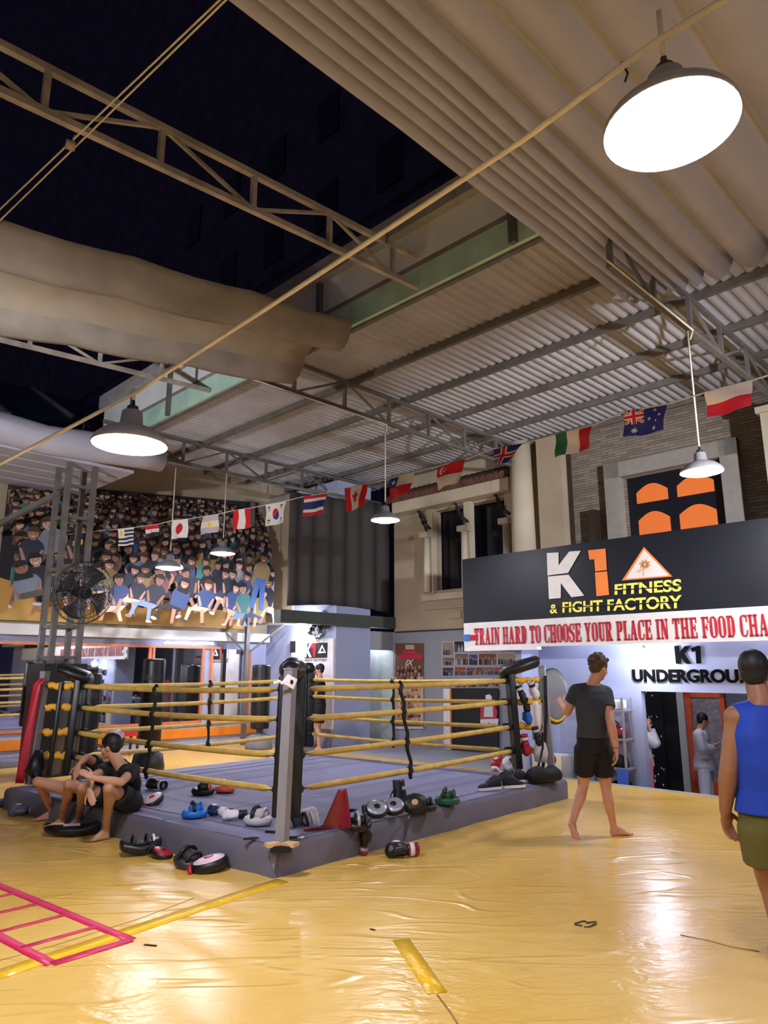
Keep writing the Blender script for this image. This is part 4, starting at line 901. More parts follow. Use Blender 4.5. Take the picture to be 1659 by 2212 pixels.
for r in range(9):
    for k in range(7):
        x = 1030+30*k+rg.uniform(-6,6); y = 405+55*r+rg.uniform(-6,6); q = P_(12.165, *C3(x, y))
        mb.ell(q, (.035,.035,.05), n=8, m=6, col=rg.choice(SKIN)); bp(x-11, y+14, x+11, y+42, rg.choice([(60,40,36),(150,70,60),(206,180,150),(40,38,44),(190,150,120)]), 12.162, mb)
mb.build('sheet', PRINT, ip, True)
mb = MB(); a, b, c = ons(*C3(1090,385), 12.16), ons(*C3(1150,385), 12.16), ons(*C3(1150,335), 12.16)
put_text(mb, 'IX', lambda u, v: BW(12.158, a[0]+(b[0]-a[0])*u+.05*v, a[1]+(c[1]-a[1])*v), .03); mb.build('numeral', M_WHITE, ip, True)
# photo prints pinned in rows
C4 = lambda x, y: (900+x/3.95, 1360+y/3.95)
PR = [(222,108,310,220),(322,100,425,195),(445,150,520,190),(535,150,615,188),(625,150,705,186),(712,150,840,186),(222,238,318,305),(328,205,440,302),(448,212,520,303),(530,205,680,302),(692,203,842,300),(222,325,312,395),(325,320,418,392),(425,325,498,390),(504,322,574,388),(580,320,660,388),(665,322,760,386),(322,465,420,492),(430,462,520,490),(530,455,630,488),(640,452,700,486)]
pal = [(60,40,70),(90,60,90),(150,60,60),(60,70,130),(110,100,90),(150,140,130),(40,34,44),(120,70,50)]
side_txt = ['dark purple','brown toned','reddish','blue toned','olive grey','pale grey','blackish','rust brown']
nm_row = ['top row','second row','third row','lowest row']
seen = {}
for (x0,y0,x1,y1) in PR:
    k = rg.randrange(8); row = 0 if y0 < 200 else 1 if y0 < 300 else 2 if y0 < 400 else 3; seen[row] = seen.get(row, 0)+1
    mb = MB(); bp(x0-4, y0-4, x1+4, y1+4, (206,200,204), 12.192, mb) if False else None
    mb.prism([P_(12.19, *C4(x,y)) for x,y in ((x0-5,y0-5),(x1+5,y0-5),(x1+5,y1+5),(x0-5,y1+5))], BW(-.006,0,0), (206,200,204))
    mb.prism([P_(12.182, *C4(x,y)) for x,y in ((x0,y0),(x1,y0),(x1,y1),(x0,y1))], BW(-.003,0,0), pal[k])
    n = max(3, int((x1-x0)/22))
    for j in range(n):
        cx = x0+(x1-x0)*(j+.5)/n; cy = y0+(y1-y0)*rg.uniform(.3,.5); c = rg.choice(SHIRT); w = (x1-x0)/n*.42; hh = (y1-y0)
        mb.prism([P_(12.178, *C4(x,y)) for x,y in ((cx-w,y1-2),(cx-w*.8,cy+hh*.12),(cx+w*.8,cy+hh*.12),(cx+w,y1-2))], BW(-.001,0,0), c)
        mb.prism([P_(12.176, *C4(cx+w*.5*math.cos(a*.785), cy+hh*.11*math.sin(a*.785))) for a in range(8)], BW(-.001,0,0), rg.choice(SKIN))
    ordn = ['first','second','third','fourth','fifth','sixth'][seen[row]-1]
    tag(mb.build('photo_print', PRINT), 'group photo print pinned %s from left in the %s on the grey back wall' % (ordn, nm_row[row]), 'photo', 'photo prints on the back wall')
dk = thing('door_panel', 'black panel door with a pale frame in the back wall behind the ring', 'door', BW(12.15, -9.5, .05))
MB().prism([P_(12.16,*C4(302,500)), P_(12.16,*C4(700,500)), P_(12.16,*C4(700,1035)), P_(12.16,*C4(308,1022))], BW(-.03,0,0)).build('leaf', M_NAVY, dk, True)
MB().prism([P_(12.15,*C4(242,505)), P_(12.15,*C4(296,505)), P_(12.15,*C4(302,1025)), P_(12.15,*C4(248,1015))], BW(-.06,0,0)).build('frame', M_WHITE, dk, True)
MB().prism([P_(12.15,*C4(296,505)), P_(12.15,*C4(305,505)), P_(12.15,*C4(310,1025)), P_(12.15,*C4(302,1025))], BW(-.05,0,0)).build('orange_edge', M_ORANGE, dk, True)
st = thing('wall_sticker', 'fighter figure cut out in red and white on the black panel door', 'sticker', P_(12.12, 1052, 1570))
mb = MB()
for pts, col in (([(590,560),(625,552),(645,575),(640,598),(590,600)],(232,230,232)), ([(545,660),(590,640),(665,650),(690,700),(680,760),(545,760)],(196,60,70)), ([(580,650),(650,650),(655,745),(575,745)],(214,216,226)), ([(545,765),(700,760),(695,825),(645,828),(620,790),(600,828),(545,825)],(220,220,228)), ([(600,770),(645,770),(640,790),(610,790)],(30,30,34))):
    mb.prism([P_(12.125,*C4(x,y)) for x,y in pts], BW(-.004-.004*(col[0] > 210),0,0), col)
mb.build('cut_out', PRINT, st, True)
# lower room contents seen through the doorway
od = thing('door_frame', 'orange framed frosted glass panel inside the lower room', 'door', BW(13.0, -5.1, -.6))
MB().bbox(13.02, 13.06, -5.36, -4.82, -.6, 1.2).build('glass', mat('mottled_glass', (150, 140, 146), .4, var=.35, vscale=14), od, True)
for a in ((-5.44,-5.34,-.6,1.3),(-4.84,-4.76,-.6,1.3),(-5.44,-4.76,1.18,1.3),(-5.44,-4.76,-.6,-.2)): MB().bbox(12.99, 13.08, *a).build('rail', mat('vermilion_paint', (226, 92, 50), .5), od, True)
bd = thing('black_door', 'tall black door leaf standing open inside the lower room', 'door', BW(12.0, -5.5, -.6))
MB().bbox(12.0, 12.08, -5.72, -5.42, -.6, 1.9).build('leaf', M_BLACK, bd, True); MB().bbox(12.2, 12.28, -5.50, -5.28, -.6, 1.9).build('side_leaf', M_BLACKM, bd, True)
mb = MB()
for k in range(22): mb.ell(BW(11.995, -5.68+.24*rg.random(), -.2+1.6*rg.random()), (.012,.012,.018), n=6, m=5)
mb.build('white_flecks', M_WHITE, bd, True)
tag(MB().bbox(13.0, 13.1, -5.64, -5.47, -.6, 2.4).build('white_pillar', M_WHITEP), 'white pillar between black door and orange framed glass', 'pillar')
tag(MB().bbox(10.84, 10.88, -5.16, -5.125, -.6, .35).build('pink_poster_edge', mat('pink_print', (206, 120, 140), .6)), 'pinkish strip on the left jamb of the lower doorway', 'strip')
# pale steps left of the lower room
tag(MB().bbox(10.3, 10.66, -6.9, -6.35, -.6, .32).build('white_box', M_WHITEP), 'white painted block at the left end of the lower room', 'block')
# ================================================================== FREE-STANDING BAGS
def heavy_bag(label, p, R=.19, h=1.8, base=M_CHAR, cap=M_CHAR):
    t = thing('standing_bag', label, 'punch bag', p, 0, 'free standing punch bags')
    MB().lathe([(.001,.42), (R*.95,.42), (R,.46), (R,h-.05), (R*.96,h-.01), (R*.7,h), (.001,h)], cap=True).build('bag', M_BLACK, t)
    MB().lathe([(R*1.004, h-.36), (R*1.012, h-.34), (R*1.012, h-.30), (R*1.004, h-.28)]).build('bag_band', M_CHAR, t)
    MB().lathe([(.001,0), (R*1.45,0), (R*1.45,.06), (R*1.25,.26), (R*.6,.32), (.07,.34), (.07,.44)], n=24, cap=True).build('base', base, t)
    return t
heavy_bag('free standing black punch bag behind the left side of the ring', onz(318, 1664), .19, 1.84)
heavy_bag('free standing black punch bag in front of the pale corner wall', onz(559, 1618), .20, 1.76, M_GREY)
heavy_bag('free standing black punch bag beside the man at the far corner', onz(652, 1622), .20, 1.80, M_GREY)
heavy_bag('narrow black punch bag right behind the left corner pad', V((-4.35, 10.9, 0)), .13, 1.60)
tb = thing('bag_text', 'pale lettering up the side of the punch bag by the corner wall', 'print', onz(545, 1600))
bpy.data.objects.remove(tb)
# small things along the left wall
tag(MB().bbox(4.4, 6.4, -14.3, -13.7, .0, .12).build('floor_mat', mat('grey_mat', (120, 124, 140), .7), bevel=.02), 'low grey mat on the floor along the left mirrors', 'mat')
bn2 = thing('weight_bench', 'low dark bench with a red pad by the left wall', 'bench', BW(6.6, -14.0, 0)); MB().bbox(6.2, 7.0, -14.2, -13.8, .38, .46).build('seat', M_RED, bn2, True)
for a, b in ((6.25,-14.15),(6.95,-14.15),(6.25,-13.85),(6.95,-13.85)): MB().bbox(a-.02, a+.02, b-.02, b+.02, 0, .38).build('leg', M_CHAR, bn2, True)
bg = thing('gear_bag', 'dark gym bag lying beside the far corner man', 'bag', onz(722, 1608)); MB().loft([(V((-.3+.6*f,0,.14)), V((0,.15*k,0)), V((0,0,.13*k))) for f,k in ((0,.3),(.05,.8),(.3,1),(.7,1),(.95,.8),(1,.3))], 14).build('body', mat('dark_teal_cloth', (40, 56, 60), .8), bg); MB().tube([V((-.15,-.1,.22)), V((-.05,-.14,.34)), V((.1,-.14,.34)), V((.18,-.1,.22))], .012).build('handle', M_BLACK, bg)
# ================================================================== MARKS ON THE FLOOR
def strip(name, label, a, b, w, m, z=.003, cat='tape', parent=None):
    a, b = V(a), V(b); d = (b-a); d.z = 0; d.normalize(); n = V((-d.y, d.x, 0))*w/2; k = max(2, int((b-a).length/.2)); mb = MB()
    mb.grid(lambda u, v: a.lerp(b, u) + n*(2*v-1) + V((0,0,z)), k, 1)
    o = mb.build(name, m, parent, parent is not None, solid=.002)
    return o if parent else tag(o, label, cat)
lad = thing('tape_ladder', 'magenta ladder pattern taped on the yellow floor at the left', 'floor marking', onz(200, 2058))
tip, low = onz(283, 2031), onz(112, 2083)
upv = (onz(0, 1914)-tip).normalized(); dwv = (onz(0, 2024)-low).normalized(); di = (upv+dwv).normalized()
Lr = 2.2
strip('side_rail', '', tip, tip+upv*Lr, .075, M_PINK, parent=lad); strip('side_rail', '', low, low+dwv*Lr, .075, M_PINK, parent=lad)
for k in range(6):
    f = .385*k; strip('rung', '', tip+upv*f, low+dwv*f, .075 if k == 0 else .045, M_PINK, .0035, parent=lad)
strip('tape_strip', 'bright yellow tape seam from the ring corner to the magenta ladder', onz(610, 1902), onz(-40, 2118), .14, M_TAPE, .002)
strip('tape_strip', 'short bright yellow tape patch on the vinyl in the foreground', onz(866, 2030), onz(945, 2146), .11, M_TAPE, .002)
for lab, a, b in (('small black scuff left of centre in the foreground', (312,2041), (338,2044)), ('tiny black mark on the vinyl before the ring', (800,2007), (810,2010))):
    strip('floor_mark', lab, onz(*a), onz(*b), .02, M_BLACKM, .002, 'mark')
fm = thing('floor_mark', 'ragged black tape ring on the yellow floor in the foreground at right', 'mark', onz(1264, 1997))
mb = MB()
for a, b in (((1242,1996),(1262,1990)), ((1262,1990),(1272,1996)), ((1270,1994),(1288,1992)), ((1288,1996),(1274,2003)), ((1262,2003),(1274,2004)), ((1241,1998),(1258,2001))):
    p, q = onz(*a), onz(*b); d = (q-p).normalized(); n = V((-d.y,d.x,0))*.007; z = V((0,0,.003)); mb.prism([p+n+z, q+n+z, q-n+z, p-n+z], V((0,0,.002)))
mb.build('tape', M_BLACKM, fm, True)
for lab, pts, r in (('long dark crease in the vinyl at the right foreground', ((1470,2020),(1530,2032),(1580,2046),(1640,2056)), .006), ('dark seam in the vinyl running beside the yellow patch', ((945,2150),(975,2190),(1000,2230)), .006), ('thin seam line crossing the left foreground vinyl', ((0,2075),(120,2042),(300,1985),(420,1940)), .003)):
    tag(MB().tube([onz(*p)+V((0,0,.001)) for p in pts], r, 6, e=.6).build('floor_seam', mat('dark_crease', (150, 118, 50), .5)), lab, 'seam')
# ================================================================== TRAINING GEAR
def eul(a): return a if isinstance(a, (tuple, list)) else (0, 0, a)
def R3(x, y, z): return (math.radians(x), math.radians(y), math.radians(z))
def mitt(label, loc, rot, body, face, strap=M_CHAR, k=1.0, up='face', group='focus mitts'):
    t = thing('focus_mitt', label, 'focus mitt', loc, eul(rot), group)
    def ring(sc, z, dx=0): return (V((dx, 0, z))*k, V((.125*sc*k, 0, 0)), V((0, .10*sc*k, 0)))
    mb = MB(); mb.loft([ring(.55, 0), ring(.9, .008), ring(1, .03), ring(1, .05), ring(.9, .068), ring(.6, .075)], 24)
    if up == 'back':
        mb.build('pad', body, t)
        MB().ell((.01*k, 0, .085*k), (.075*k, .062*k, .045*k)).build('hand_pocket', body, t)
        MB().tube([V((-.02+.03*math.cos(a)*0, .085*math.cos(a), .07+.075*math.sin(a)))*k for a in [math.pi*i/10 for i in range(11)]], .016*k, 8).build('strap', strap, t)
        MB().tube([V((.06, .07*math.cos(a), .075+.055*math.sin(a)))*k for a in [math.pi*i/10 for i in range(11)]], .013*k, 8).build('finger_strap', face, t)
    else:
        mb.build('pad', body, t)
        MB().ell((0, 0, .066*k), (.108*k, .086*k, .022*k), n=24).build('target_face', face, t)
        MB().ell((0, 0, .086*k), (.035*k, .03*k, .006*k)).build('target_spot', strap, t)
        MB().tube([V((-.13, .05*math.cos(a), .03+.03*math.sin(a)))*k for a in [math.pi*i/5 for i in range(11)]], .014*k, 8).build('cuff', strap, t)
    return t
def glove(label, loc, rot, body, cuff, accent=None, k=1.0, group='boxing gloves'):
    t = thing('boxing_glove', label, 'boxing glove', loc, eul(rot), group)
    mb = MB(); mb.ell(V((.075, 0, .068))*k, (.085*k, .062*k, .066*k)); mb.ell(V((.105, 0, .05))*k, (.06*k, .06*k, .05*k)); mb.ell(V((.01, 0, .06))*k, (.07*k, .052*k, .055*k))
    mb.cone(V((.0, .05, .055))*k, V((.085, .068, .05))*k, .03*k, .024*k); mb.build('fist', body, t, fuse=.007*k, it=5)
    MB().loft([(V((x, 0, .058))*k, V((0, .048*w*k, 0)), V((0, 0, .05*w*k))) for x, w in ((-.035,.9), (-.04,1), (-.12,1.08), (-.135,1.06), (-.135,.8), (-.06,.7))], 20).build('cuff', cuff, t)
    MB().loft([(V((x, 0, .058))*k, V((0, .052*k, 0)), V((0, 0, .054*k))) for x in (-.055, -.095)], 20).build('wrist_strap', accent or cuff, t)
    if accent: MB().ell(V((.06, 0, .125))*k, (.04*k, .03*k, .012*k)).build('logo_patch', accent, t)
    return t
def thai_pad(label, loc, rot, body, face, k=1.0):
    t = thing('kick_pad', label, 'kick pad', loc, eul(rot), 'kick pads')
    mb = MB(); mb.loft([(V((x, 0, .055+.05*(abs(x)/.19)**2))*k, V((0, .10*w*k, 0)), V((0, 0, .055*w*k))) for x, w in ((-.195,.4), (-.19,.8), (-.17,1), (0,1.02), (.17,1), (.19,.8), (.195,.4))], 16); mb.build('pad', body, t)
    MB().box(V((0, 0, .113))*k, (.24*k, .14*k, .012*k)).build('face_panel', face, t, bevel=.004)
    for x in (-.07, .06): MB().tube([V((x, .075*math.cos(a), .11+.075*math.sin(a)))*k for a in [math.pi*i/10 for i in range(11)]], .017*k, 8, e=.7).build('strap', M_CHAR, t)
    MB().tube([V((.12, .05*math.cos(a), .12+.05*math.sin(a)))*k for a in [math.pi*i/8 for i in range(9)]], .013*k, 8).build('grip', M_WHITE, t)
    return t
def shoe(label, loc, rot, body, sole, k=1.0):
    t = thing('training_shoe', label, 'shoe', loc, eul(rot), 'shoes on the ring canvas')
    def o(z, g=1): return [V((x, y*g, z))*k for x, y in ((-.13,-.028),(-.145,0),(-.13,.028),(-.05,.034),(.03,.044),(.10,.042),(.138,.018),(.142,-.01),(.12,-.038),(.05,-.043),(-.03,-.034))]
    MB().prism(o(0), V((0,0,.03*k))).build('sole', sole, t, bevel=.004)
    mb = MB(); mb.loft([(V((x, 0, zc))*k, V((0, w*k, 0)), V((0, 0, h*k))) for x, zc, w, h in ((-.14,.06,.012,.03), (-.125,.075,.032,.06), (-.06,.082,.036,.065), (0,.068,.038,.05), (.06,.045,.042,.028), (.11,.04,.036,.02), (.138,.035,.012,.01))], 14); mb.build('upper', body, t)
    mb = MB()
    for i in range(4): mb.tube([V((.0+.02*i, -.025, .088-.008*i))*k, V((.0+.02*i, 0, .098-.009*i))*k, V((.0+.02*i, .025, .088-.008*i))*k], .004*k, 5)
    mb.build('laces', sole, t)
    MB().lathe([(.034*k, 0), (.036*k, .012*k), (.03*k, .016*k)], (-.085*k, 0, .10*k), 14).build('collar', body, t)
    return t
zc = PH+.004
F0 = lambda px, py: onz(px, py, .002)
Cn = lambda px, py: onz(px, py, zc)
M_SIL = mat('silver_vinyl', (170, 174, 190), .3, metal=.4); M_PKW = mat('pink_white_vinyl', (226, 200, 214), .45); M_ORV = mat('coral_vinyl', (230, 96, 66), .45); M_DKG = mat('dark_green_vinyl', (20, 84, 62), .4); M_MAR = mat('maroon_vinyl', (128, 22, 40), .3, coat=.4); M_LGREY = mat('pale_grey_vinyl', (196, 192, 196), .5)
# on the floor along the left face of the platform
thai_pad('black kick pad with straps up at the left end of the floor row', F0(302, 1846), R3(0, 0, 28), M_BLACK, M_CHAR, .92)
mitt('red and black focus mitt tucked between black pads on the floor', F0(347, 1852), R3(0, 18, -20), M_BLACK, M_RED, M_BLACK, .85)
mitt('black and grey focus mitt with its back up on the floor row', F0(404, 1872), R3(0, 12, -35), mat('brown_black_vinyl', (52, 46, 50), .45), M_CHAR, M_BLACK, 1.12, 'back')
mitt('white and pink faced focus mitt at the right end of the floor row', F0(455, 1880), R3(0, -12, 20), M_BLACK, M_PKW, M_RED, 1.28)
glove('grey and pink boxing glove on the floor at the far left', F0(50, 1762), R3(10, 0, -150), mat('slate_vinyl', (92, 94, 112), .5), M_CHAR, M_PKW, 1.0)
mitt('blue and black mitt at the left edge of the frame by the platform', F0(3, 1742), R3(0, 0, 20), M_BLACK, M_BLUE, M_BLACK, 1.0)
bp_ = thing('belly_pad', 'long black crescent belly pad lying at the feet of the seated men', 'belly pad', F0(155, 1806), R3(0, 0, 12))
mb = MB(); mb.loft([(V((.31*math.sin(a), -.16*(1-math.cos(a))*-1.0, .055+.05*abs(a)**2*.5)), V((0, .085*w, 0)), V((0, 0, .05*w))) for a, w in [(-1.25,.25),(-1.2,.7),(-1.0,1),(-.5,1.1),(0,1.12),(.5,1.1),(1.0,1),(1.2,.7),(1.25,.25)]], 16); mb.build('pad', M_BLACK, bp_)
MB().box((0, -.045, .115), (.16, .03, .01), Matrix.Rotation(.4, 3, 'X')).build('print', M_LGREY, bp_)
MB().tube([V((-.27, .0, .10)), V((-.18, -.04, .13)), V((-.08, -.03, .125))], .012).build('strap', M_WOOD, bp_)
glove('black boxing glove with silver palm standing against the platform front', F0(794, 1850)+V((0,0,.105)), R3(0, -78, -50), M_BLACK, M_MAR, M_SIL, .78)
glove('glossy black boxing glove with red and white cuff lying on the yellow floor', F0(872, 1852), R3(15, 0, 195), M_BLACK, M_MAR, M_WHITE, 1.05)
# on the canvas, left of the front post
mitt('white and pink focus mitt by the seated man on the canvas', Cn(333, 1736), R3(0, -25, 60), M_BLACK, M_PKW, M_RED, 1.0)
glove('black boxing glove with white letters behind the white and pink mitt', Cn(338, 1706), R3(0, 0, 150), M_BLACK, M_BLACK, M_WHITE, 1.0)
mitt('coral and black mitt on the canvas under the bottom rope, left of its pair', Cn(438, 1716), R3(8, 0, 15), M_BLACK, M_ORV, M_BLACK, 1.05, 'back')
mitt('black mitt with coral and white rim on the canvas, right of its pair', Cn(485, 1712), R3(-8, 0, -10), M_ORV, M_BLACK, M_WHITE, .95, 'back')
mitt('bright blue and black focus mitt at the left of the row on the canvas', Cn(420, 1766), R3(0, 0, 25), M_BLUE, M_BLUE, M_BLACK, 1.0, 'back')
glove('navy and white striped glove next to the bright blue mitt', Cn(470, 1763), R3(0, 0, 150), mat('navy_vinyl', (28, 40, 80), .4), M_WHITE, M_WHITE, .8)
glove('white glove with black bands in the middle of the canvas row', Cn(508, 1771), R3(0, 0, 200), M_WHITE, M_BLACK, M_BLACK, .8)
mitt('white and grey focus mitt with dark edge beside the front post', Cn(557, 1782), R3(0, 0, -15), M_LGREY, M_LGREY, M_BLACK, 1.1, 'back')
thai_pad('white edged black kick pad on its side right of the front post', Cn(640, 1778), R3(75, -12, 25), M_WHITE, M_BLACK, .95)
def clip(label, p, rz, m2):
    t = thing('small_clip', label, 'clip', p, rz); MB().box((0,0,.012), (.10,.028,.02), None).build('body', M_BLACK, t, bevel=.005); MB().tube([V((.05+.03*math.cos(a), .02*math.sin(a), .012)) for a in [k*math.pi/6 for k in range(13)]], .005, 6).build('loop', m2, t)
clip('small black clip lying alone on the canvas left of the front post', Cn(538, 1814), .3, M_BLACK); clip('small black strap clip close behind the front post', Cn(585, 1799), -.2, M_CHAR); clip('bunch of keys with a white tag right of the front post', Cn(636, 1812), .1, M_WHITE)
# right of the front post
sg_ = thing('shin_guard', 'glossy red shin guard leaning in the middle of the canvas edge', 'shin guard', Cn(730, 1790), R3(0, 0, 0), 'shin guards')
mb = MB()
def sgf(u, v):                                                  # curved leg plate leaning back, foot flap lying forward
    w = .17*(1.32-1.1*v) if v > .3 else .08+.09*(v/.3); a = (u-.5)*2.2
    base = V((-.26+.26*min(1, v/.35), -.06+.06*min(1, v/.35), .012)) if v < .35 else V((.0+.06*(v-.35), 0, .012+.50*(v-.35)))
    side = V((.92, -.2, 0)) if v > .35 else V((.5, .75, 0)).lerp(V((.92, -.2, 0)), v/.35)
    return base + side*(w*math.sin(a)) + V((-.1, -.5, .1))*(w*.9*(math.cos(a)-1))*-1*(1 if v > .3 else .25)
mb.grid(sgf, 14, 24); mb.build('plate', M_MAR, sg_, solid=.022)
MB().tube([V((.10, .03, .14)), V((.16, .12, .13)), V((.05, .16, .13))], .014, 8).build('strap', M_BLACK, sg_)
mitt('black mitt half under the red shin guard', Cn(775, 1788), R3(20, 0, 15), M_BLACK, M_CHAR, M_SIL, .95, 'back')
mitt('black mitt with silver knuckles, left one of the two near the canvas edge', Cn(812, 1768)+V((0,0,.065)), R3(46, 0, 12), M_BLACK, M_SIL, M_BLACK, .95)
mitt('black mitt with silver knuckles, right one of the two near the canvas edge', Cn(851, 1762)+V((0,0,.065)), R3(46, 0, -8), M_BLACK, M_SIL, M_BLACK, .95)
s2 = thing('shin_guard', 'black shin guard standing upright behind the silver mitts', 'shin guard', Cn(864, 1744), R3(0, 0, 35), 'shin guards')
mb = MB(); mb.grid(lambda u, v: V((.085*(1-.25*v)*math.sin((u-.5)*2.6), -.06*math.cos((u-.5)*2.6)+.05*v, .01+.26*v)), 12, 14); mb.build('plate', M_BLACK, s2, solid=.025)
MB().box((0, -.075, .20), (.05,.008,.03)).build('label_patch', M_LGREY, s2); MB().tube([V((-.08,-.02,.20)), V((-.16,-.06,.14)), V((-.20,-.1,.05)), V((-.22,-.14,.01))], .008, 6).build('strap', M_BLACK, s2)
mitt('black round pad with a tan centre tilted toward the viewer', Cn(893, 1757)+V((0,0,.08)), R3(62, -10, 15), M_BLACK, M_BLACK, M_WOOD, 1.0)
mitt('plain black mitt left of the green trimmed one', Cn(918, 1753), R3(0, 0, 10), M_BLACK, M_CHAR, M_BLACK, 1.0, 'back')
mitt('black mitt trimmed in dark green at the right of the pad row', Cn(966, 1738), R3(0, 0, -15), M_DKG, M_BLACK, M_BLACK, 1.12, 'back')
e0 = Cn(885, 1752); tag(MB().tube([Cn(892,1754)+V((0,0,.02)), Cn(884,1768)+V((0,0,.01)), onz(879,1774,.24)+V((0,-.03,0)), onz(876,1800,.14), onz(872,1815,.10)], .012, 6, e=.4).build('hanging_strap', M_CHAR), 'black strap hanging over the platform edge below the pads', 'strap')
M_SHB = mat('black_mesh_shoe', (26, 26, 34), .7)
for i, (px, py, rz, lab) in enumerate(((1058, 1707, 205, 'black shoe with a white sole, leftmost of the shoes at the right of the canvas'), (1083, 1694, 200, 'black shoe with a white sole, second from the left at the right of the canvas'), (1110, 1702, 25, 'black shoe with a thin white sole line, third from the left'), (1132, 1690, 30, 'black shoe with a thin white sole line next to the dark bag'))):
    shoe(lab, Cn(px, py), R3(0, 0, rz), M_SHB, M_WHITE, 1.15)
bb = thing('gear_bag', 'slumped black bag at the right ring post beside the shoes', 'bag', Cn(1176, 1690), .6); MB().loft([(V((-.24+.5*f, 0, .10*k)), V((0, .13*k, 0)), V((0, 0, .10*k))) for f, k in ((0,.3),(.06,.9),(.3,1.05),(.55,.8),(.8,1),(.94,.8),(1,.3))], 14).build('body', M_BLACKM, bb); MB().tube([V((-.1,0,.19)), V((-.05,0,.3)), V((.02,.02,.42)), V((.05,.04,.6))], .02, 8, e=.5).build('shoulder_strap', M_BLACK, bb)
mitt('dark green pad hanging over the platform edge at the right corner', onz(1192, 1705, .10)+V((.02,-.10,.0)), R3(60, 0, 40), M_DKG, M_DKG, M_BLACK, .95)
glove('red boxing glove on the canvas by the right corner pad', Cn(1076, 1658), R3(0, -50, 60), M_RED, M_RED, M_WHITE, 1.2); glove('white glove with black and red marks beside the red glove on the canvas', Cn(1102, 1668), R3(0, -40, 120), M_WHITE, M_BLACK, M_BLACK, 1.2)
# gear hanging in the right corner between pad and post
def hang(u, h, off=.0):
    a, b = pad_at('right', h), post_at('right', h); p = a.lerp(b, u); return p + V((-.02, -.09-off, 0))
glove('white boxing glove hanging under the cushion at the right ring corner', hang(.62, 1.10), R3(0, 60, 40), M_WHITE, M_LGREY, M_BLACK, .9)
glove('black boxing glove hanging beside the right corner pad near the top rope', hang(.22, 1.05), R3(0, 70, -20), M_BLACK, M_BLACK, M_WHITE, .85)
glove('blue boxing glove hanging in the right ring corner', hang(.40, .80, .02), R3(0, 75, 60), M_BLUE, M_BLACK, M_BLACK, .9)
glove('dark boxing glove hanging below the blue one in the right corner', hang(.55, .52, .03), R3(0, 75, 10), M_BLACK, M_CHAR, M_LGREY, .9)
glove('red boxing glove hanging low in the right ring corner', hang(.2, .42, .02), R3(0, 80, 30), M_RED, M_RED, M_WHITE, .95)
tw = MB(); tw.grid(lambda u, v: hang(.55+.38*u, .98-.5*v) + V((0, .05+.02*math.sin(u*9), -.02*u)), 8, 10); tag(tw.build('white_towel', M_WHITE, solid=.012), 'white towel hanging in the right ring corner behind the gloves', 'towel')
sk = hang(.72, .36, .02); gb = thing('drawstring_bag', 'grey drawstring bag hanging low in the right ring corner', 'bag', sk); MB().loft([(V((0,0,-.16+.30*f)), V((.09*k,0,0)), V((0,.05*k,0))) for f, k in ((0,.3),(.05,.9),(.4,1.1),(.8,.8),(.95,.3),(1,.35))], 14).build('body', M_LGREY, gb); MB().tube([V((0,0,.14)), V((.02,.02,.24)), V((.04,.04,.3))], .006).build('drawstring', M_BLACK, gb)
tag(MB().ell(ony(1190, 1641, 10.25), .075).build('red_ball', M_RED), 'red ball hanging behind the right ring post', 'ball')
tag(MB().tube([post_at('right', 1.3)+V((.02,-.08,0)), post_at('right', .8)+V((-.02,-.09,0)), post_at('right', .5)+V((-.07,-.1,0)), post_at('right', .2)+V((-.12,-.1,0)), post_at('right', .02)+V((-.16,-.1,0))], .022, 8, e=.5).build('dark_strap', M_BLACKM), 'dark strap tied round the right ring post and hanging down', 'strap')
# round pad with green and yellow rim held by the walking man
rp_ = thing('round_shield', 'round grey shield pad with green and yellow rim hung behind the right ring post', 'shield pad', ony(1196, 1503, 10.35), R3(78, 8, 15))
MB().loft([(V((0,0,z)), V((.22*k,0,0)), V((0,.37*k,0))) for z, k in ((-.05,.7),(-.05,.93),(-.02,1),(.02,1),(.05,.93),(.05,.7))], 36).build('pad', M_GREY, rp_)
MB().tube([V((.222*math.cos(a), .373*math.sin(a), 0)) for a in [k*math.pi/24 for k in range(49)]], .022, 8).build('green_rim', M_DKG, rp_)
MB().tube([V((.21*math.cos(a), .355*math.sin(a), .04)) for a in [-2.4+k*.15 for k in range(17)]], .018, 8).build('yellow_rim', M_TAPE, rp_)
# ================================================================== SHOE RACK
rk = thing('metal_rack', 'grey metal rack of shoes and bags against the blue lettered wall', 'rack', BW(10.5, -5.55, -.6))
rt0, rt1, rs0, rs1 = -5.95, -5.28, 10.34, 10.62
for a in (rt0, rt1):
    for b in (rs0, rs1): MB().bbox(b-.015, b+.015, a-.015, a+.015, -.6, 1.24).build('upright', M_POST, rk, True)
SHZ = [-.12, .22, .64, 1.06]
for z in SHZ: MB().bbox(rs0-.02, rs1+.02, rt0-.02, rt1+.02, z-.02, z).build('shelf', M_POST, rk, True)
tag(MB().bbox(10.38, 10.58, -5.75, -5.32, 1.065, 1.2).build('white_carton', M_WHITE, bevel=.02), 'white carton on the top shelf of the grey rack', 'carton')
def rack_bag(label, t, z, m, w=.2):
    o = thing('rack_bag', label, 'bag', BW(10.48, t, z), math.radians(-45)); MB().loft([(V((-w+2*w*f, 0, .10*k)), V((0, .11*k, 0)), V((0, 0, .10*k))) for f, k in ((0,.3),(.08,.9),(.4,1.1),(.7,.9),(.92,.8),(1,.3))], 12).build('body', m, o); MB().tube([V((-.08,0,.19)), V((0,0,.26)), V((.08,0,.19))], .012).build('handle', M_BLACK, o)
rack_bag('dark red sports bag on the third shelf of the grey rack', -5.5, .645, M_MAR, .2); rack_bag('black sports bag on the second shelf of the grey rack', -5.55, .225, M_BLACKM, .24)
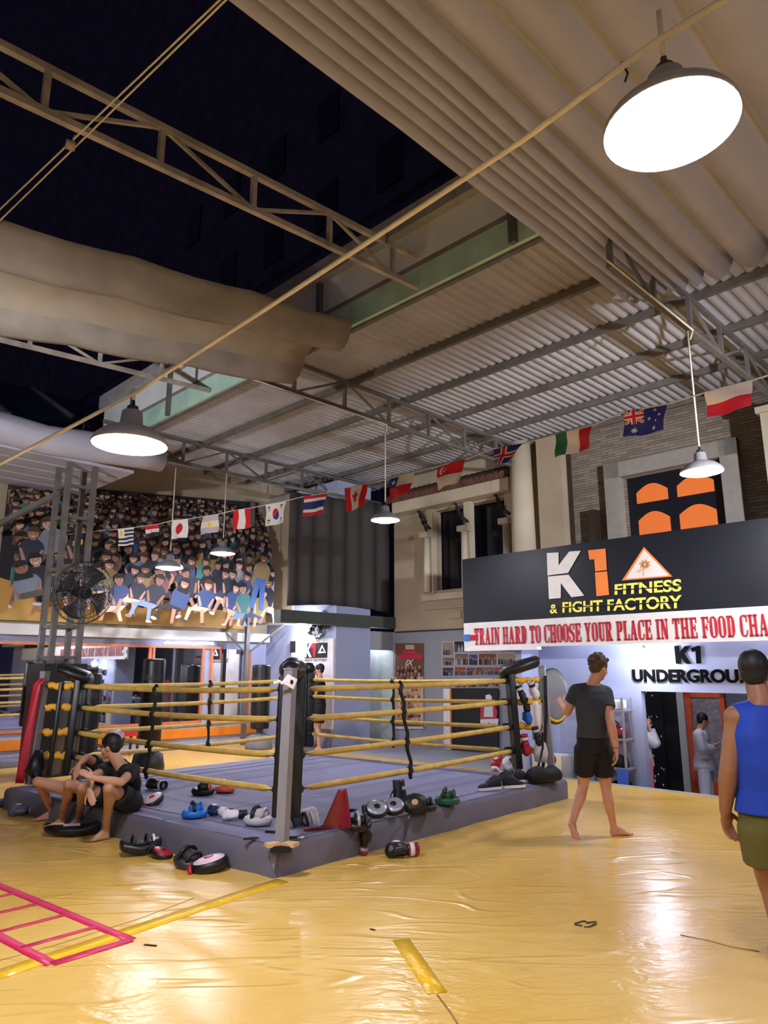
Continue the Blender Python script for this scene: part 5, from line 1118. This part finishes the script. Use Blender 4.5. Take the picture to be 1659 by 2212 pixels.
for i, (t, lab) in enumerate(((-5.8, 'white striped shoe at the left of the lowest rack shelf'), (-5.58, 'white striped shoe in the middle of the lowest rack shelf'), (-5.36, 'white striped shoe at the right of the lowest rack shelf'))):
    s_ = shoe(lab, BW(10.46, t, -.118), math.radians(215), M_BLACKM, M_WHITE, .95); s_['group'] = 'shoes on the rack'
tag(MB().prism([BW(10.30, -5.42, .22), BW(10.30, -5.22, .22), BW(10.30, -5.26, -.08), BW(10.30, -5.30, -.35), BW(10.30, -5.38, -.35)], BW(-.01, 0, 0)).build('blue_cloth', mat('blue_cloth', (44, 84, 190), .7)), 'blue cloth hanging from the front corner of the grey rack', 'cloth')
# ================================================================== PEOPLE
def skin(name, rgb): return mat(name, rgb, .5, var=.07, vscale=9, spec=.35)
SK_FAIR, SK_TAN, SK_MID = skin('fair_skin', (206, 150, 124)), skin('tan_skin', (150, 104, 76)), skin('medium_skin', (196, 150, 122))
def hand(mb, wr, d, n, thumb, k=1.0, curl=(.45, .55)):
    d = d.normalized(); n = (n - d*n.dot(d)).normalized(); sd = d.cross(n).normalized()
    if sd.dot(thumb) < 0: sd = -sd
    M = Matrix((sd, n, d)).transposed()
    mb.ell(wr + d*.048*k, (.040*k, .018*k, .056*k), M); mb.cone(wr - d*.02*k, wr + d*.03*k, .026*k, .030*k, e=.65, xd=n)
    for i, L in enumerate((.072, .080, .075, .060)):
        b = wr + d*(.090 - .004*abs(i-1))*k + sd*(.029 - .0195*i)*k; p = b; dd = d
        for j, f in enumerate((.48, .32, .26)):
            dd = (dd + n*(curl[0] if j == 0 else curl[1])).normalized(); q = p + dd*L*f*k; mb.cone(p, q, .0092*k*(1-.1*j), .0086*k*(1-.12*j), 10); p = q
    b = wr + d*.025*k + sd*.03*k; p = b; dd = (d*.75 + sd*.7 + n*.25).normalized()
    for j, L in enumerate((.042, .032, .026)):
        q = p + dd*L*k; mb.cone(p, q, .013*k*(1-.12*j), .0115*k*(1-.12*j), 10); p = q; dd = (dd + d*.35 - sd*.2 + n*.1).normalized()
def foot(mb, an, heel, toe, k=1.0):
    heel, toe, an = V(heel), V(toe), V(an); d = (toe-heel).normalized(); up = (an-heel); up = (up - d*up.dot(d)).normalized(); sd = d.cross(up).normalized(); L = (toe-heel).length
    mb.ell(heel + d*.02*k + up*.03*k, (.034*k, .034*k, .034*k)); mb.cone(an, heel + d*.03*k + up*.035*k, .036*k, .035*k)
    mb.cone(an + d*.015*k - up*.01*k, heel + d*L*.62 + up*.026*k, .036*k, .026*k); ball = heel + d*L*.68 + up*.018*k
    mb.loft([(heel + d*L*f + up*h*k, sd*w*k, up*h*k) for f, w, h in ((.06,.020,.016), (.10,.031,.024), (.4,.034,.026), (.68,.043,.021), (.78,.040,.016), (.84,.02,.010))], 14)
    for i in range(5):
        o = (.030-.0155*i)*k; r = (.0125 if i == 0 else .0088)*k; e = L*(1-.045*i*(.6+.12*i)); mb.cone(heel + d*L*.74 + sd*o*.95 + up*.014*k, heel + d*(e-r) + sd*o + up*.010*k, r, r*.9, 10)
def person(label, J, sk, face, up_=V((0,0,1)), k=1.0, vox=.009, hands=('L','R'), curl=(.35,.5), thumbs=None, palms=None, loc=None, group=None, ak=1.0):
    J = {a: V(b) for a, b in J.items()}
    root = thing('person', label, 'person', loc or V((J['pelvis'].x, J['pelvis'].y, min(J[q].z for q in J))), 0, group)
    mb = MB(); face = face.normalized(); hx, hy, hz = basis(face, up_)      # hx sideways, hy up, hz forward
    M = Matrix((hx, hz, hy)).transposed(); h = J['head']
    # head: skull, jaw, brow, nose, ears, lips
    mb.ell(h + hy*.025*k - hz*.012*k, (.074*k, .095*k, .098*k), M); mb.ell(h - hy*.035*k + hz*.018*k, (.060*k, .070*k, .078*k), M); mb.ell(h - hy*.088*k + hz*.048*k, (.036*k, .034*k, .028*k), M)
    mb.cone(h + hy*.012*k + hz*.082*k, h - hy*.028*k + hz*.100*k, .011*k, .017*k, 10); mb.ell(h + hy*.030*k + hz*.066*k, (.055*k, .022*k, .014*k), M)
    for o in (-1, 1): mb.ell(h + hx*o*.076*k - hy*.012*k - hz*.008*k, (.012*k, .022*k, .033*k), M); mb.ell(h + hx*o*.042*k - hy*.025*k + hz*.058*k, (.026*k, .022*k, .024*k), M)
    mb.ell(h - hy*.060*k + hz*.083*k, (.024*k, .012*k, .010*k), M)
    mb.cone(J['neck'] - V((0,0,.02)), h - hy*.05*k - hz*.012*k, .066*k, .060*k)
    # torso from hips to shoulders
    ax = (J['shR']-J['shL']).normalized(); hxd = (J['hipR']-J['hipL']).normalized(); pe, ne = J['pelvis'], J['neck']; sp = (ne-pe)
    def fr(a): d = sp.normalized(); a = (a - d*a.dot(d)).normalized(); return a, d.cross(a).normalized()
    a0, b0 = fr(hxd); a1, b1 = fr(ax); bend = J.get('mid', pe.lerp(ne, .5))
    def spine(f): return pe.lerp(bend, f*2) if f < .5 else bend.lerp(ne, f*2-1)
    RG = [(-.16,.10,.10), (-.05,.155,.115), (.08,.158,.112), (.28,.138,.096), (.5,.146,.104), (.72,.160,.110), (.86,.140,.094), (.95,.085,.070), (1.02,.055,.055)]
    def torso(mb2, f0, f1, gr, flare=0.0):
        out = []
        pts = [r for r in RG if f0 <= r[0] <= f1]
        for f, w, d in pts:
            a, b = a0.lerp(a1, max(0, min(1, f))), b0.lerp(b1, max(0, min(1, f))); c = spine(f) if 0 <= f <= 1 else (pe + sp.normalized()*f*sp.length if f < 0 else ne + sp.normalized()*(f-1)*sp.length)
            g = gr + flare*max(0, .5-f); out.append((c, a*(w*k+g), b*(d*k+g)))
        mb2.loft(out, 20)
    torso(mb, -.2, 1.05, 0)
    for s in 'LR':
        sh, el, wr, hp, kn, an = (J[q+s] for q in ('sh','el','wr','hip','kn','an')); sgn = -1 if s == 'L' else 1
        mb.ell(sh, .060*k*ak); mb.cone(J['neck'].lerp(sh, .25) - V((0,0,.035))*k, sh, .056*k, .056*k)
        mb.cone(sh, el, .053*k*ak, .041*k*ak); mb.ell(sh.lerp(el, .45), (.049*k*ak,)*3)
        mid = el.lerp(wr, .28); mb.cone(el, mid, .040*k*ak, .043*k*ak); mb.cone(mid, wr, .043*k*ak, .027*k*ak)
        mb.cone(hp, hp.lerp(kn, .45), .088*k, .078*k); mb.cone(hp.lerp(kn, .45), kn, .078*k, .054*k); mb.ell(kn, .054*k)
        ld = (an-kn).normalized(); bk = J.get('calf'+s, V((0,0,0))); m1 = kn.lerp(an, .3) + bk*.022*k
        mb.cone(kn, m1, .050*k, .056*k); mb.cone(m1, kn.lerp(an, .62) + bk*.008*k, .056*k, .042*k); mb.cone(kn.lerp(an, .62), an, .042*k, .034*k)
        if 'toe'+s in J: foot(mb, an, J['heel'+s], J['toe'+s], k)
        if s in hands:
            d = J['hand'+s]-wr; th = (thumbs or {}).get(s, hz); pn = (palms or {}).get(s, -ax*sgn); hand(mb, wr, d, pn, th, k*(1.0+.5*(ak-1)), curl)
    mb.build('body', sk, root, True, fuse=vox*k, it=7)
    for o, nm in ((-1, 'eye'), (1, 'eye')): MB().ell(h + hx*o*.032*k + hy*.006*k + hz*.079*k, (.012*k, .008*k, .007*k), M).build(nm, M_BLACK, root, True)
    MB().ell(h - hy*.061*k + hz*.092*k, (.020*k, .005*k, .004*k), M).build('mouth', mat('lip', (150, 84, 78), .5), root, True)
    def hair(m, style='short', seed=1):
        b = MB(); rg = random.Random(seed)
        b.ell(h + hy*.045*k - hz*.022*k, (.087*k, .105*k, .099*k), M); b.ell(h - hy*.005*k - hz*.058*k, (.076*k, .055*k, .072*k), M)
        for o in (-1, 1): b.ell(h + hx*o*.066*k + hy*.022*k - hz*.002*k, (.02*k, .03*k, .036*k), M)
        N = 70 if style == 'curly' else 0
        for i in range(N):
            th = rg.uniform(0, 2*math.pi); ph = rg.uniform(.0, 1.75 if style == 'curly' else 1.2)
            dr = (hx*math.sin(ph)*math.cos(th)*.084 + hz*(math.sin(ph)*math.sin(th)*.10) + hy*math.cos(ph)*.098)*k
            if dr.dot(hz) > .055*k and dr.dot(hy) < .05*k: continue
            r = rg.uniform(.016, .026)*k if style == 'curly' else rg.uniform(.012, .016)*k
            b.ell(h + hy*.045*k - hz*.022*k + dr*(1.04 if style == 'curly' else .97), (r*1.2, r, r), n=8, m=6)
        b.build('hair', m, root, True, fuse=.006*k, it=2 if style == 'curly' else 10)
    def shirt(m, f0=.0, sleeve=.45, g=.016, tank=False, flare=.02):
        b = MB(); torso(b, f0-.001, .96, g*k, flare)
        for s in 'LR':
            sh, el = J['sh'+s], J['el'+s]; wr = J['wr'+s]
            b.cone(J['neck'].lerp(sh, .30) - V((0,0,.04))*k, sh if not tank else J['neck'].lerp(sh, .97), (.056+g*.6)*k, (.056+g)*k if not tank else .082*k, flat1=True)
            if tank: continue
            e = sh.lerp(el, min(1, sleeve)); b.cone(sh, e, (.057+g)*k, (.050+g*1.4)*k, flat1=sleeve <= 1)
            if sleeve > 1: b.cone(el, el.lerp(wr, sleeve-1), (.05+g*1.3)*k, (.040+g*1.6)*k, flat1=True)
        return b.build('tank_top' if tank else 'shirt', m, root, True, fuse=.008*k, it=4)
    def legs(m, name, f=.5, g=.018, flare=.012, waist=.12, lower=None):
        b = MB(); torso(b, -.2, waist, g*k)
        for s in 'LR':
            hp, kn, an = J['hip'+s], J['kn'+s], J['an'+s]; q = hp.lerp(kn, min(1, f)); b.cone(hp, q, (.092+g)*k, (.074+g+flare-.012*f)*k, flat1=f <= 1)
            if f > 1: b.cone(kn, kn.lerp(an, f-1), (.068+g)*k, (.06+g+flare)*k, flat1=True)
        return b.build(name, m, root, True, fuse=.008*k, it=4)
    return root, hair, shirt, legs
def Q(px, py, Y): return ony(px, py, Y)
M_TEE = mat('charcoal_tee', (52, 55, 62), .85, var=.1, bump=.25, bscale=9); M_SHORT = mat('black_shorts', (18, 18, 22), .85, var=.1, bump=.25, bscale=9)
# ---- walking man in the grey tee, seen from behind
J = dict(head=Q(1294,1444,7.66), neck=Q(1280,1474,7.64), shL=Q(1245,1493,7.66), shR=Q(1308,1497,7.64), elL=Q(1226,1538,7.78), wrL=Q(1212,1522,7.98), handL=Q(1206,1512,8.06),
         elR=Q(1319,1562,7.50), wrR=Q(1331,1618,7.48), handR=Q(1334,1662,7.46), pelvis=Q(1282,1604,7.64), hipL=Q(1264,1622,7.62), hipR=Q(1300,1624,7.68), mid=Q(1277,1540,7.60),
         knL=Q(1260,1697,7.74), anL=Q(1236,1778,7.60), knR=Q(1309,1703,7.72), anR=onz(1323,1786,.075), calfL=V((-.1,-1,0)), calfR=V((-.4,-.9,0)))
J['heelL'] = Q(1231,1779,7.53); J['toeL'] = onz(1247,1818,.004); b_ = onz(1321,1806,.004); J['heelR'] = b_; J['toeR'] = b_ + V((.235,.07,0)); J['anR'] = b_ + V((.03,.01,.085))
r, hair, shirt, legs = person('walking barefoot person in a charcoal tee and black shorts seen from behind', J, SK_FAIR, V((.80,.50,-.32)), k=1.0, ak=1.1, vox=.008, thumbs={'R': V((.6,.8,0)), 'L': V((0,0,1))}, palms={'R': V((-1,.2,0)), 'L': V((.4,.8,0))}, curl=(.4,.6))
hair(mat('curly_brown_hair', (78, 58, 44), .7, var=.4, vscale=40), 'curly', 4); shirt(M_TEE, .02, .50, .020, flare=.01); legs(M_SHORT, 'shorts', .66, .022, .012)
p = J['wrR']; d = (J['handR']-p).normalized(); x, y, _ = basis(d); MB().tube([p - d*.012 + x*.031*math.cos(a) + y*.031*math.sin(a) for a in [k*math.pi/8 for k in range(17)]], .004, 6).build('wristband', M_MAR, r, True)
# ---- near man in the blue tank top at the right edge
Y2 = 4.25
J = dict(head=Q(1630,1454,Y2+.05), neck=Q(1642,1508,Y2), shL=Q(1592,1551,Y2+.02), shR=Q(1712,1552,Y2+.05), elL=Q(1574,1662,Y2+.02), wrL=Q(1567,1752,Y2+.10), handL=Q(1575,1812,Y2+.15), elR=Q(1752,1650,Y2+.05), wrR=Q(1762,1742,Y2+.15), handR=Q(1762,1800,Y2+.2),
         pelvis=Q(1668,1775,Y2+.02), hipL=Q(1640,1792,Y2+.02), hipR=Q(1700,1792,Y2+.02), mid=Q(1654,1650,Y2-.02), knL=Q(1662,1920,Y2+.06), knR=Q(1715,1915,Y2+.2), calfL=V((0,-1,0)), calfR=V((0,-1,0)))
fl0 = V((J['knL'].x+.02, Y2-.02, 0)); J['anL'] = fl0 + V((0,0,.08)); J['heelL'] = fl0 + V((-.0,-.05,.004)); J['toeL'] = fl0 + V((-.02,.19,.004)); f1_ = V((J['knR'].x, Y2+.38, 0)); J['anR'] = f1_ + V((0,0,.08)); J['heelR'] = f1_ + V((0,-.05,.004)); J['toeR'] = f1_ + V((.0,.19,.004))
r, hair, shirt, legs = person('person in a royal blue tank top and olive shorts at the right edge, from behind', J, SK_TAN, V((.55,.83,-.05)), k=.98, ak=1.25, vox=.008, thumbs={'L': V((1,.1,0)), 'R': V((0,1,0))}, palms={'L': V((.35,-.9,0)), 'R': V((-1,.1,0))}, curl=(.5,.7))
hair(mat('black_hair', (20, 18, 20), .55, var=.3, vscale=40), 'short', 2); shirt(mat('royal_blue_jersey', (8, 56, 170), .7, var=.12, bump=.3, bscale=7), .0, .5, .022, True, .05); legs(mat('olive_shorts', (92, 88, 40), .85, var=.12, bump=.25, bscale=8), 'shorts', .56, .025, .02)
# ---- seated man in the black tee on the platform edge
J = dict(head=Q(238,1613,7.55), neck=Q(262,1652,7.58), shL=Q(287,1664,7.50), shR=Q(232,1660,7.70), elL=Q(262,1690,7.22), wrL=Q(200,1680,7.10), handL=Q(180,1668,7.08), elR=Q(196,1680,7.40), wrR=Q(193,1708,7.16), handR=Q(199,1732,7.08),
         pelvis=Q(272,1728,7.82), hipL=Q(284,1732,7.68), hipR=Q(254,1730,7.88), mid=Q(276,1690,7.76), knL=Q(234,1702,7.18), knR=Q(176,1700,7.50), calfL=V((.5,.6,0)), calfR=V((.5,.6,0)))
for s, hpx in (('L', (234, 1812)), ('R', (176, 1788))):
    hl = onz(*hpx, .004); J['heel'+s] = hl; J['toe'+s] = hl + V((-.155,-.165,0)); J['an'+s] = hl + V((-.02,-.02,.085))
r, hair, shirt, legs = person('person in a dark camouflage tee and black shorts seated on the ring edge', J, SK_MID, V((-.92,.12,-.12)), k=.96, vox=.008, thumbs={'L': V((0,0,1)), 'R': V((-.6,-.4,0))}, palms={'L': V((-.2,.6,-.6)), 'R': V((-.2,.8,.1))}, curl=(.3,.4))
hair(MATS['black_hair'], 'short', 5); shirt(mat('black_camo_tee', (24, 26, 27), .85, var=.6, vscale=14), .02, .5, .02, flare=.02); legs(M_SHORT, 'shorts', .62, .03, .02)
MB().tube([Q(255,1712,7.5), Q(270,1722,7.5), Q(283,1728,7.55), Q(292,1722,7.6)], .006, 6).build('white_piping', M_WHITE, r, True)
# ---- second seated man, mostly hidden behind him
J = dict(head=Q(246,1606,8.25), neck=Q(236,1640,8.22), shL=Q(262,1652,8.12), shR=Q(208,1650,8.28), elL=Q(262,1692,8.1), wrL=Q(232,1712,7.95), handL=Q(222,1722,7.9), elR=Q(188,1636,8.05), wrR=Q(170,1652,7.88), handR=Q(164,1668,7.82),
         pelvis=Q(212,1716,8.28), hipL=Q(222,1718,8.18), hipR=Q(196,1716,8.36), mid=Q(226,1676,8.26), knL=Q(148,1694,7.72), knR=Q(80,1688,8.15), calfL=V((.5,.6,0)), calfR=V((.7,.5,0)))
for s, hpx, o in (('L', (136, 1788), V((-.12,-.17,0))), ('R', (116, 1770), V((-.20,-.11,0)))):
    hl = onz(*hpx, .004); J['heel'+s] = hl; J['toe'+s] = hl + o; J['an'+s] = hl + o*.1 + V((0,0,.085))
r, hair, shirt, legs = person('person with a pale cap sitting behind the man in the camouflage tee', J, SK_FAIR, V((-.7,-.6,-.1)), k=.95, vox=.009, thumbs={'R': V((-1,0,0)), 'L': V((0,0,1))}, palms={'R': V((0,.9,-.2)), 'L': V((0,0,-1))}, curl=(.35,.4))
hair(MATS['curly_brown_hair'], 'short', 8); shirt(M_SHORT, .02, .45, .02); legs(M_SHORT, 'shorts', .35, .03, .02)
h = J['head']; mb = MB(); mb.ell(h+V((.012,.012,.075)), (.092,.092,.072)); mb.build('cap', M_PKW, r, True)
# ---- boy in white training clothes inside the lower room
def fig(label, J0, sk, face, k, cloth, pants, hairm, group=None, sleeve=1.9, leg=1.85, hands='LR', feet=None):
    r, hair, shirt, legs = person(label, J0, sk, face, k=k, vox=.012, hands=hands, thumbs={'L': V((0,0,1)), 'R': V((0,0,1))}, palms={'L': V((0,0,-1)), 'R': V((0,0,-1))}, group=group)
    hair(hairm, 'short', 3); return r, shirt, legs
Yb = 11.9
J = dict(head=Q(1519,1556,Yb), neck=Q(1511,1574,Yb), shL=Q(1516,1587,Yb+.16), shR=Q(1508,1587,Yb-.16), elL=Q(1528,1615,Yb+.14), wrL=Q(1548,1607,Yb+.06), handL=Q(1556,1604,Yb+.04), elR=Q(1518,1617,Yb-.18), wrR=Q(1540,1620,Yb-.1), handR=Q(1549,1617,Yb-.06),
         pelvis=Q(1522,1650,Yb), hipL=Q(1524,1654,Yb+.08), hipR=Q(1520,1654,Yb-.08), knL=Q(1530,1706,Yb+.09), knR=Q(1524,1706,Yb-.08))
for s, dy in (('L', .09), ('R', -.08)):
    f = J['kn'+s].copy(); f.x -= .02; f.z = -.6; J['an'+s] = f + V((0,0,.08)); J['heel'+s] = f + V((-.05,0,.004)); J['toe'+s] = f + V((.17,0,.004))
r, shirt, legs = fig('person in white training clothes standing sideways inside the lower room', J, SK_MID, V((1,.0,-.15)), .86, None, None, MATS['black_hair'])
GI = mat('white_gi_cloth', (216, 214, 226), .9, var=.06, bump=.3, bscale=10); o = shirt(GI, -.16, 1.8, .035, flare=.09); legs(GI, 'trousers', 1.8, .03, .02); MB().tube([Q(1513,1640,Yb-.22), Q(1526,1641,Yb-.22), Q(1535,1641,Yb-.1)], .018, 8).build('belt', GI, r, True)
Yc = 11.95
J = dict(head=Q(1392,1552,Yc), neck=Q(1388,1572,Yc), shL=Q(1391,1585,Yc+.15), shR=Q(1387,1585,Yc-.15), elL=Q(1416,1604,Yc+.1), wrL=Q(1400,1566,Yc+.06), handL=Q(1398,1554,Yc+.04), elR=Q(1412,1606,Yc-.16), wrR=Q(1402,1572,Yc-.1), handR=Q(1400,1560,Yc-.06),
         pelvis=Q(1394,1650,Yc), hipL=Q(1396,1654,Yc+.08), hipR=Q(1392,1654,Yc-.08), knL=Q(1398,1704,Yc+.09), knR=Q(1396,1704,Yc-.08))
for s in 'LR':
    f = J['kn'+s].copy(); f.z = -.6; J['an'+s] = f + V((0,0,.08)); J['heel'+s] = f + V((-.05,0,.004)); J['toe'+s] = f + V((.17,0,.004))
r, shirt, legs = fig('person in white half hidden behind the left jamb of the lower doorway', J, SK_FAIR, V((1,.1,0)), .88, None, None, MATS['black_hair']); shirt(GI, -.1, 1.7, .03); legs(mat('red_trim_trousers', (190, 70, 100), .8), 'trousers', 1.8, .03, .02)
# ---- man beside the far punch bag
Yd = 15.55
J = dict(head=Q(689,1447,Yd), neck=Q(691,1464,Yd), shL=Q(688,1473,Yd-.19), shR=Q(694,1473,Yd+.19), elL=Q(682,1497,Yd-.24), wrL=Q(670,1476,Yd-.2), handL=Q(666,1467,Yd-.18), elR=Q(688,1496,Yd+.22), wrR=Q(672,1480,Yd+.15), handR=Q(668,1472,Yd+.12),
         pelvis=Q(690,1524,Yd), hipL=Q(688,1530,Yd-.09), hipR=Q(692,1530,Yd+.09), knL=Q(685,1572,Yd-.10), knR=Q(688,1572,Yd+.10), calfL=V((1,0,0)), calfR=V((1,0,0)))
for s, px in (('L', 688), ('R', 684)):
    f = V((J['kn'+s].x+(.05 if s == 'L' else -.02), J['kn'+s].y, 0)); J['an'+s] = f + V((0,0,.08)); J['heel'+s] = f + V((.05,0,.004)); J['toe'+s] = f + V((-.18,0,.004))
r, shirt, legs = fig('person in black shirt and shorts facing the punch bag in the far corner', J, SK_FAIR, V((-1,-.05,0)), .97, None, None, MATS['black_hair']); shirt(M_SHORT, .02, .5, .02); legs(M_SHORT, 'shorts', .75, .03, .02)
for _o in bpy.data.objects:
    if _o.type == 'MESH' and not _o.data.materials: _o.data.materials.append(M_GREY)
